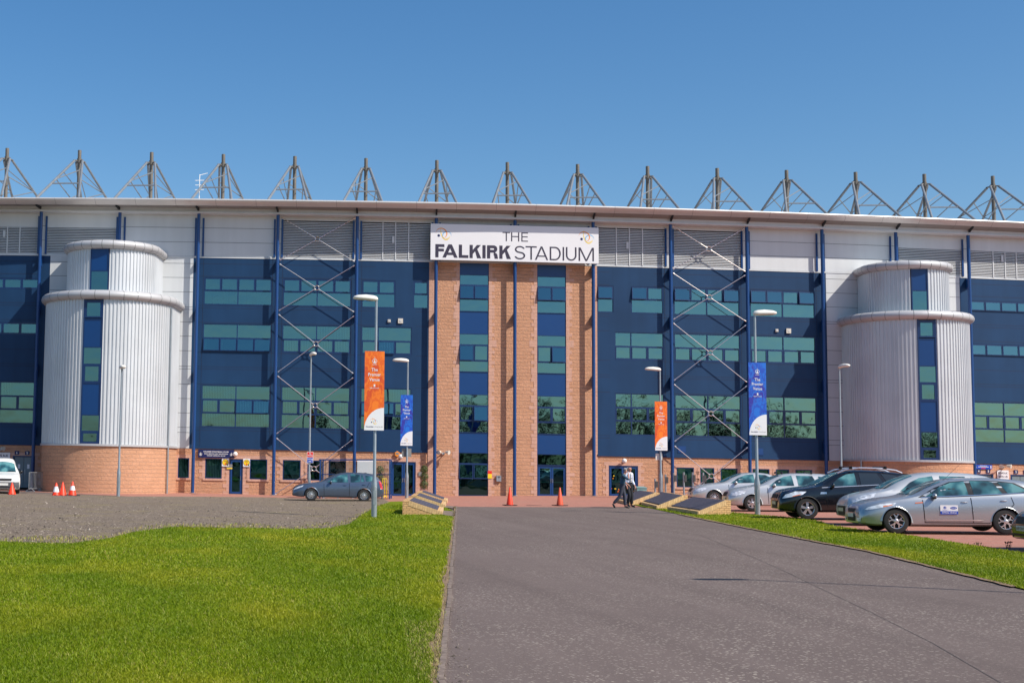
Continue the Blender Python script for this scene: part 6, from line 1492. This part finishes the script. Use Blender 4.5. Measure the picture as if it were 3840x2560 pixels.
# silver saloon
SAL = dict(OCT); SAL.update(L=4.77, W=1.82, wb=2.71, fo=.95, wr=.325, spokes=14, style='n',
    top=[(0, .58), (.05, .70), (.25, .83), (.8, .95), (1.35, 1.02), (1.9, 1.28), (2.4, 1.44), (2.9, 1.475), (3.4, 1.43), (3.9, 1.24), (4.2, 1.10), (4.6, 1.05), (4.72, .95), (4.77, .6)],
    belt=[(0, .52), (.5, .80), (1.35, .93), (2.6, .97), (4.0, 1.0), (4.77, 1.0)],
    wins=[[(1.7, .99), (2.05, 1.22), (2.4, 1.36), (2.76, 1.39), (2.8, 1.01)], [(2.92, 1.01), (2.9, 1.39), (3.3, 1.36), (3.62, 1.2), (3.78, 1.04)]],
    shield=[(1.42, -.58), (1.36, 0), (1.42, .58), (2.25, .49), (2.3, 0), (2.25, -.49)], head=[(.09, .60), (.13, .70), (.4, .78), (.62, .78), (.56, .68), (.3, .59)], tail=[(4.4, 1.0), (4.7, .98), (4.73, .78), (4.5, .8)],
    lines=[(1.6, .92, 1.64, .3), (2.86, .98, 2.88, .3), (3.8, 1.0, 3.7, .6)], handles=[(2.66, .86), (3.6, .9)], mirror=(1.92, 1.02), strips=[])
p1_ = place(1641, 1159, SAL, HD); r1, b1, pj1, t1 = make_car(SAL, p1_, HD, 'silver saloon farthest back in the row, behind the memorial wedges', silver_w); tilt(r1, 20)
# dark hatchback at the right edge and another car behind the estate
HAT = dict(OCT); HAT.update(L=4.2, W=1.76, wb=2.57, fo=.85, wr=.315, spokes=5, top=[(0, .60), (.05, .74), (.25, .87), (.7, .97), (1.1, 1.04), (1.65, 1.3), (2.1, 1.46), (2.6, 1.5), (3.4, 1.46), (3.9, 1.32), (4.1, 1.0), (4.2, .6)],
    belt=[(0, .52), (.5, .82), (1.1, .95), (4.2, 1.02)], wins=[[(1.48, 1.0), (1.8, 1.23), (2.1, 1.37), (2.5, 1.41), (2.55, 1.01)], [(2.72, 1.02), (2.68, 1.41), (3.3, 1.37), (3.5, 1.06)]], shield=[(1.18, -.58), (1.12, 0), (1.18, .58), (1.95, .48), (2.0, 0), (1.95, -.48)],
    lines=[(1.4, .92, 1.44, .3), (2.62, .98, 2.64, .3)], handles=[(2.42, .86)], mirror=(1.66, 1.03), tail=[(3.9, 1.0), (4.12, 1.0), (4.16, .8), (4.0, .82)], strips=[])
nose = gnd(2375, 1266); c_, s_ = math.cos(HD), math.sin(HD); p6 = (nose[0]-(0*c_-(-.55)*s_), nose[1]-(-.55*c_), gz(nose[0]))
r6, b6, pj6, t6 = make_car(HAT, p6, HD, 'black hatchback cut off by the right edge, only its nose showing', black_p); tilt(r6, 20)
mb = MB(); yb_ = Vector((-.045, 0, 0)); add_text(mb, 'SA09 DWL', lambda x, z: (-.046+.0, .24-x, .445+z), 0, 0, .46, .07, 0, .01); o_ = mb.build('plate_lettering', blk, r6)
q7 = gnd(2262, 1200); p7 = (q7[0], q7[1], gz(q7[0])); r7, b7, pj7, t7 = make_car(HAT, p7, HD, 'pale silver hatchback partly hidden behind the tail of the nearest estate', silver_w); tilt(r7, 20)
# blue grey estate on the left
SAAB = dict(OCT); SAAB.update(L=4.65, W=1.76, wb=2.675, fo=.96, wr=.32, spokes=14, style='n',
    top=[(0, .50), (.05, .62), (.25, .76), (.7, .88), (1.35, .97), (1.9, 1.22), (2.35, 1.40), (2.8, 1.46), (3.4, 1.455), (3.9, 1.42), (4.2, 1.35), (4.45, 1.1), (4.58, .85), (4.65, .55)],
    belt=[(0, .45), (.5, .72), (1.35, .89), (2.6, .93), (4.0, 1.0), (4.65, 1.0)],
    wins=[[(1.74, .96), (2.1, 1.18), (2.45, 1.33), (2.78, 1.37), (2.82, .97)], [(2.96, .97), (2.94, 1.375), (3.42, 1.36), (3.42, 1.0)], [(3.48, 1.0), (3.49, 1.35), (3.55, 1.34), (3.66, 1.02)], [(3.74, 1.03), (3.68, 1.33), (4.0, 1.28), (4.2, 1.1), (4.16, 1.05)]],
    shield=[(1.42, -.58), (1.36, 0), (1.42, .58), (2.2, .49), (2.25, 0), (2.2, -.49)], head=[(.06, .52), (.12, .62), (.35, .72), (.58, .78), (.5, .70), (.25, .60)], tail=[(4.36, 1.08), (4.5, 1.0), (4.58, .66), (4.46, .66), (4.4, .9)],
    lines=[(1.6, .88, 1.62, .28), (2.88, .94, 2.9, .28), (3.9, .98, 3.66, .5)], handles=[(2.66, .82), (3.62, .86)], mirror=(1.95, .98), strips=[([(1.6, .30), (3.5, .30), (3.5, .325), (1.6, .325)], bluegrey)])
pS = place(714.5, 1149.3, SAAB, 0); pS2 = place(834, 1151.6, SAAB, 0, 1); hd = math.radians(-5)
pS = place(714.5, 1149.6, SAAB, hd); r8, b8, pj8, t8 = make_car(SAAB, pS, hd, 'blue grey estate car parked alone on the gravel at the left', bluegrey)
# white van cut off by the left edge, nose towards the viewer
VAN = dict(L=4.4, W=1.78, wb=2.68, fo=.88, wr=.31, spokes=6, style='w',
    top=[(0, .66), (.05, .84), (.2, .92), (.7, 1.02), (1.0, 1.08), (1.5, 1.45), (1.8, 1.68), (2.2, 1.80), (3.2, 1.82), (4.2, 1.80), (4.36, 1.7), (4.4, .6)], belt=[(0, .56), (.5, .86), (1.0, 1.0), (4.4, 1.05)],
    wins=[[(1.35, 1.06), (1.75, 1.45), (1.95, 1.55), (2.3, 1.58), (2.35, 1.08)]], shield=[(1.08, -.66), (1.02, 0), (1.08, .66), (1.66, .56), (1.7, 0), (1.66, -.56)],
    head=[(.02, .66), (.04, .82), (.32, .88), (.38, .72)], tail=[(4.3, 1.2), (4.38, 1.2), (4.38, .8), (4.3, .8)], lines=[(1.2, 1.0, 1.25, .3), (2.45, 1.6, 2.48, .3)], handles=[(2.2, .95)], mirror=(1.5, 1.12), mmat=blk,
    front=[('bumper', [(-.80, .60), (.80, .60), (.82, .28), (-.82, .28)], plain('van_bumper', (.09, .09, .10), .6)), ('grille', [(-.44, .78), (.44, .78), (.42, .66), (-.42, .66)], grille_m), ('number_plate', [(-.26, .54), (.26, .54), (.26, .42), (-.26, .42)], plate), ('intake', [(-.6, .38), (.6, .38), (.6, .30), (-.6, .30)], grille_m),
           ('headlight', [(.50, .80), (.80, .82), (.82, .66), (.52, .64)], lightg), ('headlight', [(-.50, .80), (-.80, .82), (-.82, .66), (-.52, .64)], lightg)])
hv = math.radians(99); q = gcol(6, 69.5); pv = (q[0], q[1], gz(q[0])); r9, b9, pj9, t9 = make_car(VAN, pv, hv, 'white van facing the viewer, cut off by the left edge', white_p, 'van', None)

arch(r2, OCT, silver_w); arch(r1, SAL, silver_w); arch(r8, SAAB, bluegrey); arch(r6, HAT, black_p)
# ================================================================== PEOPLE
def skinned(name, joints, edges, mats, parent=None, sub=2):
    """joints: name -> (x,y,z,r[,r2]); grown with a skin modifier into one continuous surface"""
    names = list(joints); me = bpy.data.meshes.new(name); me.from_pydata([joints[n][:3] for n in names], [(names.index(a), names.index(b)) for a, b in edges], [])
    o = link(bpy.data.objects.new(name, me)); md = o.modifiers.new('s', 'SKIN'); md.use_smooth_shade = True
    sv = me.skin_vertices[0].data
    for i, n in enumerate(names): j = joints[n]; sv[i].radius = (j[3], j[4] if len(j) > 4 else j[3])
    sv[0].use_root = True
    m2 = o.modifiers.new('u', 'SUBSURF'); m2.levels = sub; m2.render_levels = sub
    bpy.context.view_layer.update(); dg = bpy.context.evaluated_depsgraph_get(); nm = bpy.data.meshes.new_from_object(o.evaluated_get(dg)); bpy.data.objects.remove(o)
    nm.name = name; nm.materials.clear()
    for m in (mats if isinstance(mats, list) else [mats]): nm.materials.append(m)
    nm.polygons.foreach_set('use_smooth', [True]*len(nm.polygons)); o = link(bpy.data.objects.new(name, nm)); o.parent = parent; return o
def person(loc, rz, J, label, shirt, trous, hairf, sleeve, tie=None, scale=1.):
    """J: joint table, local x forward, y left, z up"""
    B_ = {'pelvis': (*J['pelvis'], .105, .13), 'belly': (*J['belly'], .10, .135), 'chest': (*J['chest'], .10, .15), 'neckb': (*J['neckb'], .065, .08), 'neck': (*J['neck'], .05), 'chin': (*J['chin'], .06, .055), 'head': (*J['head'], .092, .078), 'crown': (*J['crown'], .07, .062)}
    E1 = [('pelvis', 'belly'), ('belly', 'chest'), ('chest', 'neckb'), ('neckb', 'neck'), ('neck', 'chin'), ('chin', 'head'), ('head', 'crown')]
    for s in 'lr':
        B_.update({'hip'+s: (*J['hip'+s], .09), 'knee'+s: (*J['knee'+s], .058), 'ank'+s: (*J['ank'+s], .04), 'toe'+s: (*J['toe'+s], .034, .04), 'sh'+s: (*J['sh'+s], .058), 'elb'+s: (*J['elb'+s], .042), 'wr'+s: (*J['wr'+s], .028)})
        E1 += [('pelvis', 'hip'+s), ('hip'+s, 'knee'+s), ('knee'+s, 'ank'+s), ('ank'+s, 'toe'+s), ('neckb', 'sh'+s), ('sh'+s, 'elb'+s), ('elb'+s, 'wr'+s)]
        w_ = Vector(J['wr'+s]); d = (w_-Vector(J['elb'+s])).normalized(); sd = d.cross(Vector((1, 0, 0)) if abs(d.x) < .8 else Vector((0, 0, 1))).normalized(); cr = d.cross(sd)
        pm = w_+d*.055; B_['palm'+s] = (*pm, .03, .02); E1.append(('wr'+s, 'palm'+s))
        for i, (a, l) in enumerate(((-1.5, .062), (-.5, .072), (.5, .068), (1.5, .052))):
            k0 = pm+d*.035+sd*a*.014; k1 = k0+d*l*.5+cr*.012; k2 = k1+d*l*.3+cr*.03
            B_[f'f{i}a{s}'] = (*k0, .0085); B_[f'f{i}b{s}'] = (*k1, .008); B_[f'f{i}c{s}'] = (*k2, .007); E1 += [('palm'+s, f'f{i}a{s}'), (f'f{i}a{s}', f'f{i}b{s}'), (f'f{i}b{s}', f'f{i}c{s}')]
        t0 = w_+d*.03-sd*.03+cr*.01; t1 = t0+d*.03-sd*.012+cr*.012; B_['t0'+s] = (*t0, .010); B_['t1'+s] = (*t1, .0085); E1 += [('palm'+s, 't0'+s), ('t0'+s, 't1'+s)]
    root = skinned('person', B_, E1, skin); root.location = loc; root.rotation_euler = (0, 0, rz); root.scale = (scale,)*3; tag(root, label, 'person')
    # nose, ears
    h = Vector(J['head']); ch = Vector(J['chin']); fwd = Vector(J.get('face', (1, 0, 0))).normalized(); up_ = (Vector(J['crown'])-ch).normalized(); lf = up_.cross(fwd).normalized()
    mb = MB(); c0 = h-up_*.02+fwd*.095; mb.ball(c0, .018, 8, 0, (1, .8, 1.3)); 
    for s in (-1, 1): mb.ball(h+lf*s*.082-up_*.01, .024, 8, 0, (.9, .5, 1.3))
    mb.build('nose_and_ears', skin, root, True)
    mb = MB()
    for s in (-1, 1): mb.ball(h+fwd*.088+lf*s*.032+up_*.012, .011, 8); mb.ball(h+fwd*.083+lf*s*.034+up_*.036, .014, 8, 0, (.6, 1.3, .4))
    mb.ball(ch+fwd*.058+up_*.022, .016, 8, 0, (.5, 1.4, .35)); mb.build('eyes_and_mouth', plain('face_dark', (.12, .05, .04), .5) if 'face_dark' not in MATS else MATS['face_dark'], root, True)
    # clothes: slightly larger skins
    T = {k: J[k] for k in ('pelvis', 'belly', 'chest', 'neckb')}
    sh = {'belly0': (*(Vector(J['pelvis'])+Vector((0, 0, -.05))), .128, .17), 'belly': (*J['belly'], .125, .165), 'chest': (*J['chest'], .122, .178), 'neckb': (*J['neckb'], .085, .11), 'col': (*(Vector(J['neckb']).lerp(Vector(J['neck']), .6)), .062)}
    es = [('belly0', 'belly'), ('belly', 'chest'), ('chest', 'neckb'), ('neckb', 'col')]
    for s in 'lr':
        sh['sh'+s] = (*J['sh'+s], .075); sh['elb'+s] = (*J['elb'+s], .058); sh['cuff'+s] = (*Vector(J['elb'+s]).lerp(Vector(J['wr'+s]), sleeve), .046); es += [('neckb', 'sh'+s), ('sh'+s, 'elb'+s), ('elb'+s, 'cuff'+s)]
    skinned('shirt', sh, es, shirt, root)
    tr = {'waist': (*(Vector(J['pelvis'])+Vector((0, 0, .14))), .134, .176), 'pelvis': (*J['pelvis'], .138, .178)}; et = [('waist', 'pelvis')]
    for s in 'lr': tr['hip'+s] = (*J['hip'+s], .108); tr['knee'+s] = (*J['knee'+s], .08); tr['hem'+s] = (*Vector(J['knee'+s]).lerp(Vector(J['ank'+s]), .93), .072); et += [('pelvis', 'hip'+s), ('hip'+s, 'knee'+s), ('knee'+s, 'hem'+s)]
    skinned('trousers', tr, et, trous, root)
    for s in 'lr':
        a, t_ = Vector(J['ank'+s]), Vector(J['toe'+s]); skinned('shoe', {'a': (*(a+(a-t_)*.22), .046), 'b': (*a.lerp(t_, .4), .05, .045), 'c': (*(t_+(t_-a)*.28), .034, .046)}, [('a', 'b'), ('b', 'c')], blk, root)
    mb = MB(); hc = h+up_*.035-fwd*.018
    for i in range(hairf):
        d = Vector(rng.normal(size=3)).normalized()
        if d.dot(up_) < (.45 if hairf < 700 else -.1)*0+(-.25) or (d.dot(fwd) > .45 and d.dot(up_) < .55): continue
        if hairf < 700 and d.dot(up_) > .45: continue
        c = hc+Vector((d.x*.098, d.y*.088, d.z*.085)); n_ = d.orthogonal().normalized(); m_ = d.cross(n_); s_ = .012
        mb.poly([c-n_*s_, c-m_*s_+d*.006, c+n_*s_, c+m_*s_+d*.008])
    mb.build('hair', hairg, root, merge=False)
    mb = MB(); pb_ = Vector(J['pelvis'])+Vector((0, 0, .085)); k = len(mb.v); mb.lathe([(.1, -.02), (.1, .02)], n=20)
    for i in range(k, len(mb.v)): v = mb.v[i]; mb.v[i] = (pb_.x+v[0]*1.30, pb_.y+v[1]*1.72, pb_.z+v[2])
    mb.build('belt', blk, root)
    if tie:
        mb = MB(); a = Vector(J['neckb'])+Vector((.092, 0, .03)); b = Vector(J['belly'])+Vector((.155, 0, -.05)); n = 14
        for i in range(n):
            p, q = a.lerp(b, i/n), a.lerp(b, (i+1)/n); wdt = lambda t: .022+.03*t; bulge = lambda t: .035*math.sin(math.pi*t)
            w1, w2 = wdt(i/n), wdt((i+1)/n); mb.poly([(p.x+bulge(i/n), -w1, p.z), (p.x+bulge(i/n), w1, p.z), (q.x+bulge((i+1)/n), w2, q.z), (q.x+bulge((i+1)/n), -w2, q.z)], i % 2)
        mb.build('striped_tie', [whitep, blk], root)
    return root
sh1 = plain('dark_blue_shirt', (.035, .085, .135), .8, 0, .12, 5); sh2 = plain('white_shirt', (.66, .70, .82), .8, 0, .06, 5); tr1 = plain('grey_trousers', (.045, .05, .075), .85, 0, .15, 5); tr2 = plain('black_trousers', (.012, .013, .018), .85, 0, .15, 5)
J1 = dict(pelvis=(0, 0, .96), belly=(.0, 0, 1.10), chest=(.03, 0, 1.32), neckb=(.06, 0, 1.46), neck=(.10, 0, 1.53), chin=(.14, 0, 1.57), head=(.155, 0, 1.645), crown=(.15, 0, 1.70), face=(1, 0, -.35),
    shl=(.05, .18, 1.42), elbl=(.10, .24, 1.15), wrl=(.26, .20, 1.02), shr=(.05, -.18, 1.42), elbr=(.28, -.26, 1.26), wrr=(.27, -.10, 1.48),
    hipl=(.01, .09, .90), kneel=(.10, .10, .50), ankl=(.12, .10, .08), toel=(.27, .11, .035), hipr=(-.01, -.09, .90), kneer=(-.10, -.09, .52), ankr=(-.40, -.09, .17), toer=(-.33, -.09, .045))
J2 = dict(pelvis=(0, 0, .98), belly=(.0, 0, 1.13), chest=(.0, 0, 1.36), neckb=(.01, 0, 1.50), neck=(.03, 0, 1.57), chin=(.06, 0, 1.61), head=(.065, 0, 1.69), crown=(.05, 0, 1.745), face=(1, 0, -.3),
    shl=(0, .19, 1.46), elbl=(-.04, .26, 1.17), wrl=(.10, .26, .95), shr=(0, -.19, 1.46), elbr=(-.03, -.25, 1.17), wrr=(.08, -.22, .94),
    hipl=(.01, .095, .92), kneel=(.08, .10, .50), ankl=(.04, .11, .08), toel=(.19, .13, .035), hipr=(0, -.095, .92), kneer=(.14, -.10, .52), ankr=(.02, -.10, .12), toer=(.15, -.11, .045))
P1 = gnd(1429.5, 1166.5); P2 = gnd(1452, 1165)
person(P1, math.radians(-18), J1, 'grey haired man in a dark blue shirt walking with a hand at his face', sh1, tr1, 1100, .25, scale=.97)
person((P2[0], P2[1]+.45, P2[2]), math.radians(-62), J2, 'balding man in a white shirt and striped tie, walking beside the other', sh2, tr2, 500, .9, True, scale=.99)
